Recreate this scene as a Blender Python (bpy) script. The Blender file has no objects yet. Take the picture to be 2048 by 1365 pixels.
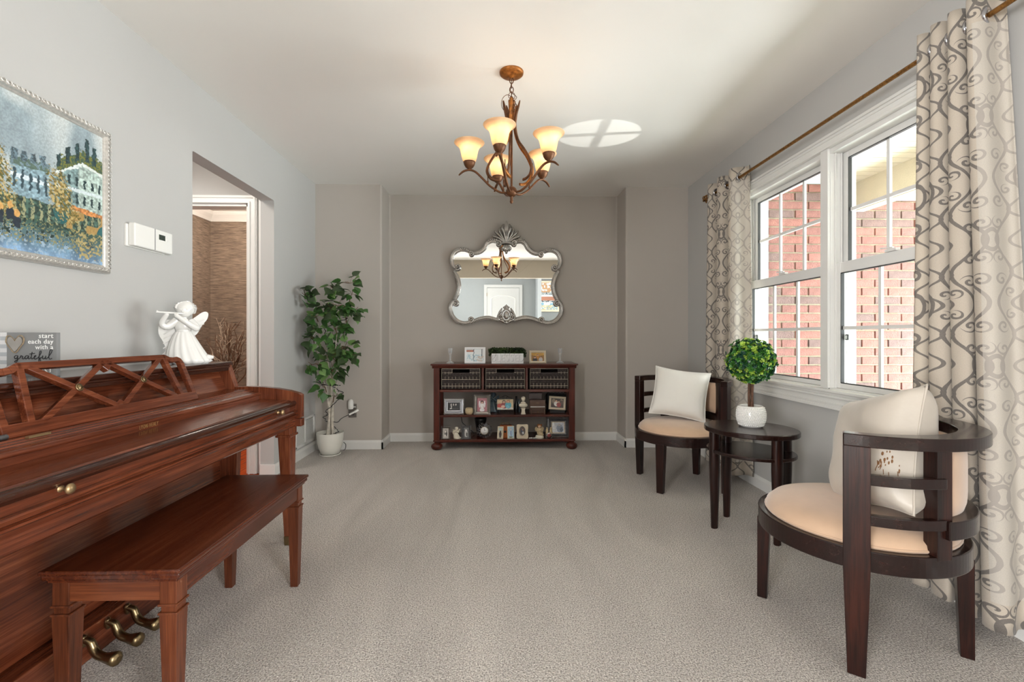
import bpy, math, random
import numpy as np
from mathutils import Vector, Matrix
random.seed(7)
SC = bpy.context.scene
COL = SC.collection
R = math.radians

# ---------------------------------------------------------------- camera, world, lights, exposure
cam_d = bpy.data.cameras.new('camera')
cam = bpy.data.objects.new('camera', cam_d); COL.objects.link(cam)
cam.location = (0, 0, 1.04)
cam.rotation_euler = (R(90), 0, R(-1.6))
cam_d.sensor_width = 36.0
cam_d.lens = 910.0 / 2048 * 36
cam_d.shift_x = (1024 - 1016.4) / 2048
cam_d.shift_y = -(682.5 - 673.0) / 2048
cam_d.clip_start = 0.02
SC.camera = cam

vs = SC.view_settings
vs.view_transform = 'Standard'; vs.look = 'None'; vs.gamma = 1; vs.exposure = 1.05
vs.use_curve_mapping = False

world = bpy.data.worlds.new('sky'); SC.world = world
world.use_nodes = True
wn = world.node_tree; wn.nodes.clear()
wo = wn.nodes.new('ShaderNodeOutputWorld'); wb = wn.nodes.new('ShaderNodeBackground')
wb.inputs[0].default_value = (0.86, 0.93, 1.0, 1); wb.inputs[1].default_value = 0.65
wn.links.new(wb.outputs[0], wo.inputs[0])

def lamp(name, kind, loc, target, energy, color=(1, 1, 1), **kw):
    d = bpy.data.lights.new(name, kind); d.energy = energy; d.color = color
    for k, v in kw.items(): setattr(d, k, v)
    o = bpy.data.objects.new(name, d); COL.objects.link(o); o.location = loc
    if target is not None:
        o.rotation_euler = (Vector(target) - Vector(loc)).to_track_quat('-Z', 'Y').to_euler()
    return o
# daylight under the open porch side (soft), hits the windows
lamp('porch_daylight', 'AREA', (4.5, 2.2, 0.75), (1.2, 2.2, 1.9), 260, (0.93, 0.97, 1.0), shape='RECTANGLE', size=3.6, size_y=2.0)
# low sun that reaches the foot of the brick wall below the porch beam
lamp('low_sun', 'SUN', (6, -6, 8), (3.4, 3.48, 0.2), 1.0, (1.0, 0.93, 0.82), angle=0.01)
# foyer behind the camera: two unseen area lamps added as fill for the room
lamp('foyer_fill_left', 'AREA', (-2.9, -2.3, 1.25), (0.6, 1.6, 2.1), 185, (1.0, 0.99, 0.985), shape='RECTANGLE', size=1.6, size_y=1.8)
lamp('foyer_fill_right', 'AREA', (3.0, -2.3, 1.25), (-0.6, 1.6, 2.0), 170, (1.0, 0.985, 0.98), shape='RECTANGLE', size=1.6, size_y=1.8)
# sunlight thrown back up through the window by something shiny in the drive
lamp('sun_glint', 'SPOT', (2.7, 2.855, 0.07), (0.73, 3.13, 2.44), 110, (1.0, 0.98, 0.95), spot_size=R(8.2), spot_blend=0.08, shadow_soft_size=0.008)
# powder room lamp across the hall
lamp('powder_room_lamp', 'POINT', (-2.5, 4.3, 2.2), None, 24, (1.0, 0.88, 0.76), shadow_soft_size=0.15)
lamp('hall_lamp', 'AREA', (-2.3, 2.6, 2.38), (-2.3, 2.9, 0), 9, (1.0, 0.93, 0.85), size=0.5)

# ---------------------------------------------------------------- node helpers
def new_mat(name):
    m = bpy.data.materials.new(name); m.use_nodes = True
    nt = m.node_tree; nt.nodes.clear()
    out = nt.nodes.new('ShaderNodeOutputMaterial'); b = nt.nodes.new('ShaderNodeBsdfPrincipled')
    nt.links.new(b.outputs[0], out.inputs[0])
    return m, nt, b, out
def N(nt, t, **kw):
    n = nt.nodes.new(t)
    for k, v in kw.items():
        if k.startswith('i_'):
            key = k[2:]; n.inputs[int(key) if key.isdigit() else key.replace('_', ' ')].default_value = v
        else: setattr(n, k, v)
    return n
def L(nt, a, b): nt.links.new(a, b)
def coords(nt, scale=(1, 1, 1), kind='Object', rot=(0, 0, 0)):
    tc = N(nt, 'ShaderNodeTexCoord'); mp = N(nt, 'ShaderNodeMapping')
    mp.inputs['Scale'].default_value = scale; mp.inputs['Rotation'].default_value = rot
    L(nt, tc.outputs[kind], mp.inputs[0]); return mp.outputs[0]
def ramp(nt, fac, stops):
    r = N(nt, 'ShaderNodeValToRGB'); e = r.color_ramp.elements
    e[0].position, e[0].color = stops[0][0], (*stops[0][1], 1)
    e[1].position, e[1].color = stops[-1][0], (*stops[-1][1], 1)
    for p, c in stops[1:-1]:
        x = e.new(p); x.color = (*c, 1)
    L(nt, fac, r.inputs[0]); return r.outputs[0]
def srgb(r, g, b):
    f = lambda c: (c/255/12.92) if c/255 <= 0.04045 else ((c/255+0.055)/1.055)**2.4
    return (f(r), f(g), f(b))
def mat(name, col, rough=0.5, metal=0.0, var=0.06, vscale=12, bump=0.0, bscale=80, spec=None, coat=0.0, sheen=0.0, trans=0.0, sub=0.0, emis=None, es=0):
    """plain procedural material: colour with slight noise variation, optional fine bump"""
    m, nt, b, out = new_mat(name)
    c = coords(nt)
    n = N(nt, 'ShaderNodeTexNoise', i_Scale=vscale, i_Detail=4.0); L(nt, c, n.inputs['Vector'])
    lo = tuple(max(0, x*(1-var)) for x in col); hi = tuple(min(1, x*(1+var)) for x in col)
    L(nt, ramp(nt, n.outputs[0], [(0.3, lo), (0.7, hi)]), b.inputs['Base Color'])
    b.inputs['Roughness'].default_value = rough; b.inputs['Metallic'].default_value = metal
    if spec is not None: b.inputs['Specular IOR Level'].default_value = spec
    if coat: b.inputs['Coat Weight'].default_value = coat; b.inputs['Coat Roughness'].default_value = 0.12
    if sheen: b.inputs['Sheen Weight'].default_value = sheen
    if trans: b.inputs['Transmission Weight'].default_value = trans
    if sub:
        b.inputs['Subsurface Weight'].default_value = sub; b.inputs['Subsurface Radius'].default_value = (.02, .02, .02)
    if emis: b.inputs['Emission Color'].default_value = (*emis, 1); b.inputs['Emission Strength'].default_value = es
    if bump:
        n2 = N(nt, 'ShaderNodeTexNoise', i_Scale=bscale, i_Detail=3.0); L(nt, c, n2.inputs['Vector'])
        bp = N(nt, 'ShaderNodeBump', i_Strength=bump, i_Distance=0.01); L(nt, n2.outputs[0], bp.inputs['Height']); L(nt, bp.outputs[0], b.inputs['Normal'])
    return m
def wood(name, dark, mid, light, axis=1, rough=0.28, coat=0.35, fine=1.0, contrast=1.0):
    """grain runs along axis"""
    m, nt, b, out = new_mat(name)
    s = [55*fine, 55*fine, 55*fine]; s[axis] = 2.4*fine
    c = coords(nt, tuple(s))
    n = N(nt, 'ShaderNodeTexNoise', i_Scale=1.0, i_Detail=6.0, i_Roughness=0.65, i_Distortion=0.5); L(nt, c, n.inputs['Vector'])
    s2 = [260*fine]*3; s2[axis] = 9*fine
    c2 = coords(nt, tuple(s2)); n2 = N(nt, 'ShaderNodeTexNoise', i_Scale=1.0, i_Detail=2.0); L(nt, c2, n2.inputs['Vector'])
    s3 = [5.0]*3; s3[axis] = 1.4
    c3 = coords(nt, tuple(s3)); n3 = N(nt, 'ShaderNodeTexNoise', i_Scale=1.0, i_Detail=2.0); L(nt, c3, n3.inputs['Vector'])
    a1 = N(nt, 'ShaderNodeMath', operation='MULTIPLY_ADD', i_1=0.45); L(nt, n2.outputs[0], a1.inputs[0]); L(nt, n.outputs[0], a1.inputs[2])
    a2 = N(nt, 'ShaderNodeMath', operation='MULTIPLY_ADD', i_1=0.5); L(nt, n3.outputs[0], a2.inputs[0]); L(nt, a1.outputs[0], a2.inputs[2])
    k = 0.17/contrast
    nm = N(nt, 'ShaderNodeMath', operation='MULTIPLY', i_1=0.513); L(nt, a2.outputs[0], nm.inputs[0])
    L(nt, ramp(nt, nm.outputs[0], [(0.5-k, dark), (0.5, mid), (0.5+k, light)]), b.inputs['Base Color'])
    b.inputs['Roughness'].default_value = rough
    b.inputs['Specular IOR Level'].default_value = 0.3
    b.inputs['Coat Weight'].default_value = coat*.7; b.inputs['Coat Roughness'].default_value = 0.08
    bp = N(nt, 'ShaderNodeBump', i_Strength=0.05, i_Distance=0.004); L(nt, n2.outputs[0], bp.inputs['Height']); L(nt, bp.outputs[0], b.inputs['Normal'])
    return m
def vcol_mat(name, rough=0.5, coat=0.0, bump=0.0):
    m, nt, b, out = new_mat(name)
    a = N(nt, 'ShaderNodeVertexColor', layer_name='paint'); c = coords(nt, (1, 1, 1))
    n = N(nt, 'ShaderNodeTexNoise', i_Scale=160.0, i_Detail=2.0); L(nt, c, n.inputs['Vector'])
    mx = N(nt, 'ShaderNodeMix', data_type='RGBA', blend_type='OVERLAY'); mx.inputs[0].default_value = 0.18
    L(nt, a.outputs[0], mx.inputs[6]); L(nt, n.outputs[0], mx.inputs[7]); L(nt, mx.outputs[2], b.inputs['Base Color'])
    b.inputs['Roughness'].default_value = rough; b.inputs['Coat Weight'].default_value = coat
    if bump:
        bp = N(nt, 'ShaderNodeBump', i_Strength=bump, i_Distance=0.002); L(nt, n.outputs[0], bp.inputs['Height']); L(nt, bp.outputs[0], b.inputs['Normal'])
    return m

# ---------------------------------------------------------------- mesh helpers
def world_loc(o):
    v = Vector((0, 0, 0))
    while o is not None: v = v + o.location; o = o.parent
    return v
class MB:
    def __init__(s): s.v = []; s.f = []; s.m = []; s.sm = []
    def add(s, vs_, fs, smooth=False, mi=0):
        k = len(s.v); s.v += [tuple(p) for p in vs_]
        for f in fs: s.f.append(tuple(i+k for i in f)); s.m.append(mi); s.sm.append(smooth)
        return s
    def box(s, x0, x1, y0, y1, z0, z1, mi=0, M=None):
        vs_ = [Vector(p) for p in ((x0,y0,z0),(x1,y0,z0),(x1,y1,z0),(x0,y1,z0),(x0,y0,z1),(x1,y0,z1),(x1,y1,z1),(x0,y1,z1))]
        if M is not None: vs_ = [M @ p for p in vs_]
        return s.add(vs_, [(0,3,2,1),(4,5,6,7),(0,1,5,4),(1,2,6,5),(2,3,7,6),(3,0,4,7)], mi=mi)
    def bar(s, p, q, w, t, up=(0, 0, 1), mi=0):
        """box from p to q, width w across, thickness t along up"""
        p, q = Vector(p), Vector(q); d = (q-p); l = d.length; d.normalize(); up = Vector(up)
        a = d.cross(up).normalized(); u = a.cross(d).normalized()
        M = Matrix((( *d, 0), (*a, 0), (*u, 0), (0, 0, 0, 1))).transposed(); M = Matrix.Translation(p) @ M
        return s.box(0, l, -w/2, w/2, -t/2, t/2, mi=mi, M=M)
    def taper(s, p, q, a0, b0, a1, b1, mi=0):
        """square section leg from p (half sizes a0,b0) to q (a1,b1); sections stay horizontal"""
        x, y, z = p; X, Y, Z = q
        vs_ = [(X-a1,Y-b1,Z),(X+a1,Y-b1,Z),(X+a1,Y+b1,Z),(X-a1,Y+b1,Z),(x-a0,y-b0,z),(x+a0,y-b0,z),(x+a0,y+b0,z),(x-a0,y+b0,z)]
        return s.add(vs_, [(0,3,2,1),(4,5,6,7),(0,1,5,4),(1,2,6,5),(2,3,7,6),(3,0,4,7)], mi=mi)
    def prism(s, poly, a0, a1, axis='y', mi=0, smooth=False, M=None):
        """poly in the plane normal to axis, extruded a0..a1. axis y: poly=(x,z); x: (y,z); z: (x,y)"""
        n = len(poly)
        def pt(p, a):
            v = {'y': (p[0], a, p[1]), 'x': (a, p[0], p[1]), 'z': (p[0], p[1], a)}[axis]
            return M @ Vector(v) if M is not None else Vector(v)
        vs_ = [pt(p, a0) for p in poly] + [pt(p, a1) for p in poly]
        s.add(vs_, [(i, (i+1) % n, n+(i+1) % n, n+i) for i in range(n)], smooth=smooth, mi=mi)
        s.add(vs_, [tuple(range(n))[::-1], tuple(range(n, 2*n))], mi=mi)
        return s
    def tube(s, pts, r, n=8, mi=0, smooth=True, close=False, flat=None, cap=True):
        """r: number or list; flat=(kx): squash factor along second normal"""
        pts = [Vector(p) for p in pts]; k = len(pts)
        rr = r if isinstance(r, (list, tuple)) else [r]*k
        vs_ = []; prev = None
        for i, p in enumerate(pts):
            if close: t = pts[(i+1) % k]-pts[i-1]
            else: t = pts[min(i+1, k-1)]-pts[max(i-1, 0)]
            if t.length < 1e-9: t = Vector((0, 0, 1))
            t.normalize()
            if prev is None:
                a = t.cross(Vector((0, 0, 1)))
                if a.length < 1e-3: a = t.cross(Vector((1, 0, 0)))
            else: a = prev - t*prev.dot(t)
            a.normalize(); prev = a; b = t.cross(a)
            fl = flat if flat else 1.0
            for j in range(n):
                th = 2*math.pi*j/n
                vs_.append(p + a*(math.cos(th)*rr[i]) + b*(math.sin(th)*rr[i]*fl))
        fs = []
        for i in range(k if close else k-1):
            i2 = (i+1) % k
            for j in range(n): fs.append((i*n+j, i*n+(j+1) % n, i2*n+(j+1) % n, i2*n+j))
        s.add(vs_, fs, smooth=smooth, mi=mi)
        if cap and not close:
            s.add(vs_[:n], [tuple(range(n))[::-1]], mi=mi); s.add(vs_[-n:], [tuple(range(n))], mi=mi)
        return s
    def lathe(s, prof, c=(0, 0, 0), n=24, mi=0, smooth=True, M=None, sx=1, sy=1, flute=0, nf=0, cap=True):
        """prof: list of (r, z) from bottom to top"""
        vs_ = []
        for r, z in prof:
            for j in range(n):
                th = 2*math.pi*j/n; rr = r*(1+(flute*math.cos(nf*th) if flute else 0))
                p = Vector((rr*math.cos(th)*sx, rr*math.sin(th)*sy, z))
                if M is not None: p = M @ p
                vs_.append(p+Vector(c))
        fs = [(i*n+j, i*n+(j+1) % n, (i+1)*n+(j+1) % n, (i+1)*n+j) for i in range(len(prof)-1) for j in range(n)]
        s.add(vs_, fs, smooth=smooth, mi=mi)
        if cap:
            if prof[0][0] > 1e-5: s.add(vs_[:n], [tuple(range(n))[::-1]], mi=mi)
            if prof[-1][0] > 1e-5: s.add(vs_[-n:], [tuple(range(n))], mi=mi)
        return s
    def ball(s, c, r, n=12, m=8, mi=0, sc=(1, 1, 1), M=None):
        prof = [(max(1e-6, math.sin(math.pi*i/m))*r, -math.cos(math.pi*i/m)*r) for i in range(m+1)]
        T = Matrix.Diagonal((*sc, 1))
        if M is not None: T = M @ T
        return s.lathe(prof, c, n, mi=mi, M=T, cap=False)
    def mesh(s, name, mats, origin=(0, 0, 0)):
        me = bpy.data.meshes.new(name); o = Vector(origin)
        me.from_pydata([tuple(Vector(p)-o) for p in s.v], [], s.f)
        for x in (mats if isinstance(mats, (list, tuple)) else [mats]): me.materials.append(x)
        me.polygons.foreach_set('material_index', s.m); me.polygons.foreach_set('use_smooth', s.sm)
        me.update(); return me
    def build(s, name, mats, parent=None, local=False, bevel=0.0, seg=2, label=None):
        o0 = Vector((0, 0, 0)) if (local or parent is None) else world_loc(parent)
        ob = bpy.data.objects.new(name, s.mesh(name, mats, o0)); COL.objects.link(ob)
        if parent is not None: ob.parent = parent
        if bevel:
            b = ob.modifiers.new('b', 'BEVEL'); b.width = bevel; b.segments = seg; b.limit_method = 'ANGLE'; b.angle_limit = R(35)
            b.harden_normals = False
        if label: ob['label'] = label
        return ob
    def thing(s, name, mats, label, cat, group=None, origin=None, bevel=0.0):
        """a thing that is one mesh; origin = its base point"""
        if origin is None:
            xs = [p[0] for p in s.v]; ys = [p[1] for p in s.v]; zs = [p[2] for p in s.v]
            origin = ((min(xs)+max(xs))/2, (min(ys)+max(ys))/2, min(zs))
        ob = bpy.data.objects.new(name, s.mesh(name, mats, origin)); COL.objects.link(ob); ob.location = origin
        if bevel:
            b = ob.modifiers.new('b', 'BEVEL'); b.width = bevel; b.segments = 2; b.limit_method = 'ANGLE'; b.angle_limit = R(35)
        tag(ob, label, cat, group); return ob
def tag(o, label=None, cat=None, group=None, kind=None):
    if label: o['label'] = label
    if cat: o['category'] = cat
    if group: o['group'] = group
    if kind: o['kind'] = kind
    return o
def thing(name, loc, label, cat, group=None, rz=0):
    o = bpy.data.objects.new(name, None); COL.objects.link(o); o.location = loc; o.rotation_euler = (0, 0, rz)
    o.empty_display_size = 0.1
    return tag(o, label, cat, group)
def struct(name, mb, mats, parent=None, bevel=0.0, label=None):
    o = mb.build(name, mats, parent, bevel=bevel, label=label)
    if parent is None: o['kind'] = 'structure'
    return o
def struct_empty(name, loc, label=None):
    o = bpy.data.objects.new(name, None); COL.objects.link(o); o.location = loc; o['kind'] = 'structure'
    if label: o['label'] = label
    return o
def copy_tree(o, parent=None):
    c = o.copy(); COL.objects.link(c); c.parent = parent
    for ch in list(o.children): copy_tree(ch, c)
    return c
def smooth_path(pts, per=6, close=False):
    """Catmull-Rom through points"""
    P = [Vector(p) if len(p) == 3 else Vector((p[0], p[1], 0)) for p in pts]; k = len(P); out = []
    rng = range(k if close else k-1)
    for i in rng:
        if close: a, b, c, d = P[i-1], P[i], P[(i+1) % k], P[(i+2) % k]
        else: a, b, c, d = P[max(i-1, 0)], P[i], P[i+1], P[min(i+2, k-1)]
        for j in range(per):
            t = j/per
            out.append(0.5*((2*b)+(c-a)*t+(2*a-5*b+4*c-d)*t*t+(3*b-a-3*c+d)*t**3))
    if not close: out.append(P[-1])
    return out
def painted(name, w, h, nx, ny, fn, material, parent, M, local=False, label=None):
    """a flat painted picture: a fine grid whose vertex colours come from fn(u, v) -> (r,g,b) arrays, sRGB 0..255"""
    u, v = np.meshgrid(np.linspace(0, 1, nx+1), np.linspace(0, 1, ny+1))
    rgb = fn(u, v)/255.0
    lin = np.where(rgb <= 0.04045, rgb/12.92, ((rgb+0.055)/1.055)**2.4)
    vs_ = [M @ Vector(((a-0.5)*w, 0, (b-0.5)*h)) for a, b in zip(u.ravel(), v.ravel())]
    fs = [(j*(nx+1)+i, j*(nx+1)+i+1, (j+1)*(nx+1)+i+1, (j+1)*(nx+1)+i) for j in range(ny) for i in range(nx)]
    mb = MB(); mb.add(vs_, fs, smooth=False)
    ob = mb.build(name, material, parent, local=local, label=label)
    ca = ob.data.color_attributes.new('paint', 'FLOAT_COLOR', 'POINT')
    arr = np.concatenate([lin.reshape(-1, 3), np.ones((lin.size//3, 1))], 1).astype(np.float32)
    ca.data.foreach_set('color', arr.ravel())
    return ob
def text_mesh(name, body, size, material, parent, M, extrude=0.0006, offset=0.0, shear=0.0, align='CENTER', spacing=1.0, label=None, local=False):
    cu = bpy.data.curves.new(name, 'FONT'); cu.body = body; cu.size = size; cu.extrude = extrude; cu.offset = offset
    cu.shear = shear; cu.align_x = align; cu.align_y = 'CENTER'; cu.space_character = spacing; cu.resolution_u = 4
    tmp = bpy.data.objects.new(name, cu); COL.objects.link(tmp)
    dg = bpy.context.evaluated_depsgraph_get(); dg.update()
    me = bpy.data.meshes.new_from_object(tmp.evaluated_get(dg)); bpy.data.objects.remove(tmp)
    T = M
    if parent is not None and not local: T = Matrix.Translation(-world_loc(parent)) @ M
    me.transform(T); me.name = name; me.materials.clear(); me.materials.append(material)
    ob = bpy.data.objects.new(name, me); COL.objects.link(ob)
    if parent is not None: ob.parent = parent
    if label: ob['label'] = label
    return ob

# ---------------------------------------------------------------- materials
M_ = {}
M_['wall_light'] = mat('wall_light_paint', srgb(184, 183, 180), 0.75, var=0.01, vscale=3, bump=0.03, bscale=250)
M_['wall_taupe'] = mat('wall_taupe_paint', srgb(186, 179, 171), 0.7, var=0.012, vscale=3, bump=0.03, bscale=250)
M_['ceiling'] = mat('ceiling_paint', srgb(236, 233, 228), 0.9, var=0.008, vscale=2)
M_['ornate'] = mat('silver_white_gilt', srgb(206, 203, 197), 0.3, metal=0.6, var=0.12, vscale=90)
M_['doorpaint'] = mat('foyer_door_paint', srgb(184, 186, 186), 0.4, var=0.01)
M_['foyer'] = mat('foyer_grey_paint', srgb(138, 143, 145), 0.8, var=0.01)
M_['header'] = mat('header_beige_paint', srgb(196, 186, 168), 0.75, var=0.01)
M_['trim'] = mat('white_trim_paint', srgb(224, 223, 219), 0.35, var=0.01, vscale=5)
M_['vinyl'] = mat('white_vinyl', srgb(222, 221, 218), 0.3, var=0.01, vscale=5)
M_['gasket'] = mat('dark_gasket', (0.03, 0.03, 0.03), 0.5)
M_['piano_y'] = wood('piano_mahogany', srgb(50, 22, 13), srgb(96, 47, 28), srgb(134, 76, 48), axis=1, rough=0.22, coat=0.5)
M_['piano_z'] = wood('piano_mahogany_upright', srgb(54, 24, 14), srgb(100, 50, 30), srgb(138, 80, 52), axis=2, rough=0.25, coat=0.4)
M_['piano_dark'] = wood('piano_dark_moulding', srgb(28, 13, 9), srgb(56, 28, 18), srgb(86, 46, 30), axis=1, rough=0.2, coat=0.5)
M_['bench_y'] = wood('bench_mahogany', srgb(40, 17, 10), srgb(74, 33, 18), srgb(106, 54, 30), axis=1, rough=0.25, coat=0.45)
M_['bench_x'] = wood('bench_mahogany_end', srgb(58, 27, 15), srgb(98, 50, 28), srgb(130, 74, 44), axis=0, rough=0.3, coat=0.3)
M_['bench_z'] = wood('bench_mahogany_leg', srgb(54, 26, 15), srgb(92, 47, 27), srgb(124, 70, 42), axis=2, rough=0.3, coat=0.3)
M_['espresso'] = wood('espresso_wood', srgb(16, 8, 6), srgb(32, 15, 12), srgb(58, 27, 19), axis=2, rough=0.3, coat=0.25, contrast=1.3)
M_['espresso_x'] = wood('espresso_wood_flat', srgb(17, 9, 8), srgb(32, 16, 13), srgb(50, 26, 20), axis=0, rough=0.25, coat=0.3)
M_['console'] = wood('console_cherry', srgb(44, 16, 11), srgb(78, 32, 22), srgb(104, 46, 32), axis=2, rough=0.3, coat=0.35)
M_['console_x'] = wood('console_cherry_shelf', srgb(44, 16, 11), srgb(82, 34, 24), srgb(108, 50, 36), axis=0, rough=0.25, coat=0.45)
M_['redfloor'] = wood('hall_red_oak', srgb(120, 40, 10), srgb(176, 68, 22), srgb(205, 96, 40), axis=1, rough=0.25, coat=0.4)
M_['suede'] = mat('tan_suede', srgb(200, 168, 140), 0.75, var=0.08, vscale=9, sheen=0.5, bump=0.04, bscale=300)
M_['satin'] = mat('ivory_satin', srgb(192, 183, 171), 0.42, var=0.03, vscale=6, sheen=0.2, bump=0.25, bscale=14)
M_['whitecloth'] = mat('white_cloth', srgb(222, 219, 212), 0.6, var=0.02, vscale=6, sheen=0.2, bump=0.2, bscale=16)
M_['brass'] = mat('aged_brass', srgb(146, 126, 94), 0.32, metal=1.0, var=0.15, vscale=30)
M_['brass_dull'] = mat('dull_brass_knob', srgb(176, 150, 112), 0.4, metal=0.9, var=0.1)
M_['bronze'] = mat('rubbed_bronze', srgb(98, 62, 36), 0.45, metal=0.55, var=0.3, vscale=40)
M_['bronze_bright'] = mat('antique_gold_bronze', srgb(150, 92, 38), 0.42, metal=0.6, var=0.35, vscale=60)
M_['gold_rod'] = mat('antique_gold_rod', srgb(142, 100, 50), 0.4, metal=0.7, var=0.4, vscale=90, bump=0.4, bscale=120)
M_['silver'] = mat('antique_silver_leaf', srgb(184, 180, 175), 0.24, metal=0.9, var=0.12, vscale=25)
M_['silverdark'] = mat('tarnished_silver', srgb(110, 106, 102), 0.4, metal=0.8, var=0.2, vscale=25)
M_['pewter'] = mat('pewter', srgb(120, 120, 122), 0.35, metal=0.85, var=0.2, vscale=60)
M_['chrome'] = mat('chrome_ring', srgb(190, 190, 195), 0.15, metal=1.0, var=0.03)
M_['black'] = mat('black_enamel', srgb(22, 21, 22), 0.35, var=0.1)
M_['blackwire'] = mat('black_cord', srgb(26, 26, 28), 0.5, var=0.1)
M_['porcelain'] = mat('white_porcelain', srgb(230, 229, 225), 0.22, var=0.01, coat=0.4)
M_['pot'] = mat('cream_plastic_pot', srgb(226, 224, 214), 0.35, var=0.02)
M_['plaster'] = mat('ivory_plaster', srgb(232, 224, 206), 0.6, var=0.05, vscale=40)
M_['goldcream'] = mat('gold_and_cream', srgb(206, 186, 150), 0.45, var=0.15, vscale=60)
M_['creamframe'] = mat('cream_painted_wood', srgb(222, 208, 184), 0.5, var=0.06, vscale=20)
M_['whiteframe'] = mat('white_painted_frame', srgb(240, 240, 242), 0.35, var=0.01)
M_['leaf'] = mat('birch_leaf_green', srgb(70, 112, 54), 0.42, var=0.35, vscale=14)
M_['leaf2'] = mat('birch_leaf_pale', srgb(120, 156, 90), 0.45, var=0.25, vscale=14)
M_['leaf3'] = mat('birch_leaf_dark', srgb(62, 80, 50), 0.5, var=0.3, vscale=14)
M_['box_leaf'] = mat('boxwood_leaf', srgb(60, 116, 44), 0.35, var=0.4, vscale=30)
M_['box_leaf2'] = mat('boxwood_leaf_lime', srgb(158, 188, 72), 0.4, var=0.25, vscale=30)
M_['box_leaf3'] = mat('boxwood_leaf_blue_green', srgb(28, 70, 52), 0.35, var=0.3, vscale=30)
M_['birch'] = mat('white_birch_stem', srgb(198, 190, 176), 0.6, var=0.25, vscale=35, bump=0.2, bscale=60)
M_['twig'] = mat('brown_twig', srgb(112, 82, 60), 0.7, var=0.25, vscale=40)
M_['twiggrey'] = mat('dry_willow_twig', srgb(176, 158, 138), 0.75, var=0.35, vscale=30)
M_['bark'] = mat('dark_stem_bark', srgb(92, 62, 44), 0.7, var=0.4, vscale=60, bump=0.4, bscale=90)
M_['plate'] = mat('grey_outlet_plate', srgb(110, 104, 98), 0.5, var=0.03)
M_['plastic'] = mat('white_plastic', srgb(232, 231, 226), 0.35, var=0.01)
M_['lcd'] = mat('lcd_screen', srgb(58, 66, 60), 0.2, var=0.1)
M_['signgrey'] = mat('sign_grey', srgb(128, 129, 129), 0.6, var=0.03)
M_['signtext'] = mat('sign_white_ink', srgb(238, 238, 236), 0.6, var=0.0)
M_['ink'] = mat('black_ink', srgb(24, 24, 26), 0.6, var=0.0)
M_['twine'] = mat('jute_twine', srgb(150, 132, 106), 0.8, var=0.3, vscale=120)
M_['goldletter'] = mat('gold_leaf_letters', srgb(200, 168, 104), 0.4, metal=0.5, var=0.05)
M_['brick'] = mat('red_brick', srgb(136, 94, 87), 0.85, var=0.16, vscale=22, bump=0.5, bscale=90)
M_['brick2'] = mat('brown_brick', srgb(116, 94, 90), 0.85, var=0.16, vscale=22, bump=0.5, bscale=90)
M_['brick3'] = mat('orange_red_brick', srgb(146, 99, 90), 0.85, var=0.14, vscale=22, bump=0.5, bscale=90)
M_['mortar'] = mat('cream_mortar', srgb(176, 166, 142), 0.9, var=0.06, vscale=30, bump=0.5, bscale=120)
M_['porch'] = mat('porch_cream_paint', srgb(226, 218, 196), 0.7, var=0.02)
M_['stucco'] = mat('porch_beam_stucco', srgb(214, 202, 176), 0.9, var=0.03, bump=0.5, bscale=160)
M_['concrete'] = mat('concrete', srgb(190, 186, 176), 0.9, var=0.08, vscale=8, bump=0.2)
M_['gravel'] = mat('lawn', srgb(96, 116, 66), 0.9, var=0.2, vscale=8)
M_['soil'] = mat('moss_filler', srgb(70, 62, 46), 0.9, var=0.3, vscale=60)
M_['basket'] = mat('dark_rattan', srgb(52, 42, 40), 0.55, var=0.3, vscale=60, bump=0.4, bscale=150)
M_['basket_light'] = mat('rattan_edge_weave', srgb(196, 184, 166), 0.55, var=0.2, vscale=60)
M_['photo'] = vcol_mat('photo_print', 0.25, 0.3)
M_['canvas'] = vcol_mat('oil_paint', 0.45, 0.1, bump=0.35)
M_['blueglass'] = mat('blue_grey_glass', srgb(96, 116, 128), 0.2, var=0.15, vscale=50, coat=0.5)
M_['bottle'] = mat('dark_bottle', srgb(40, 44, 46), 0.15, coat=0.6)
def clear_glass(name, tint, rough=0.0, ior=1.45, mixw=0.5):
    m, nt, b, out = new_mat(name)
    b.inputs['Base Color'].default_value = (*tint, 1); b.inputs['Roughness'].default_value = rough
    b.inputs['Transmission Weight'].default_value = 1.0; b.inputs['IOR'].default_value = ior
    tr = N(nt, 'ShaderNodeBsdfTransparent'); mx = N(nt, 'ShaderNodeMixShader'); mx.inputs[0].default_value = mixw
    L(nt, tr.outputs[0], mx.inputs[1]); L(nt, b.outputs[0], mx.inputs[2]); L(nt, mx.outputs[0], out.inputs[0])
    return m
def cut_glass():
    m, nt, b, out = new_mat('clear_crystal')
    b.inputs['Base Color'].default_value = (0.86, 0.88, 0.9, 1); b.inputs['Roughness'].default_value = 0.05; b.inputs['Specular IOR Level'].default_value = 1.0
    lw = N(nt, 'ShaderNodeLayerWeight', i_Blend=0.5); mp = N(nt, 'ShaderNodeMath', operation='MULTIPLY_ADD', i_1=0.75, i_2=0.12); L(nt, lw.outputs['Facing'], mp.inputs[0])
    tr = N(nt, 'ShaderNodeBsdfTransparent'); mx = N(nt, 'ShaderNodeMixShader'); L(nt, mp.outputs[0], mx.inputs[0])
    L(nt, tr.outputs[0], mx.inputs[1]); L(nt, b.outputs[0], mx.inputs[2]); L(nt, mx.outputs[0], out.inputs[0])
    return m
M_['crystal'] = cut_glass()
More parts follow.
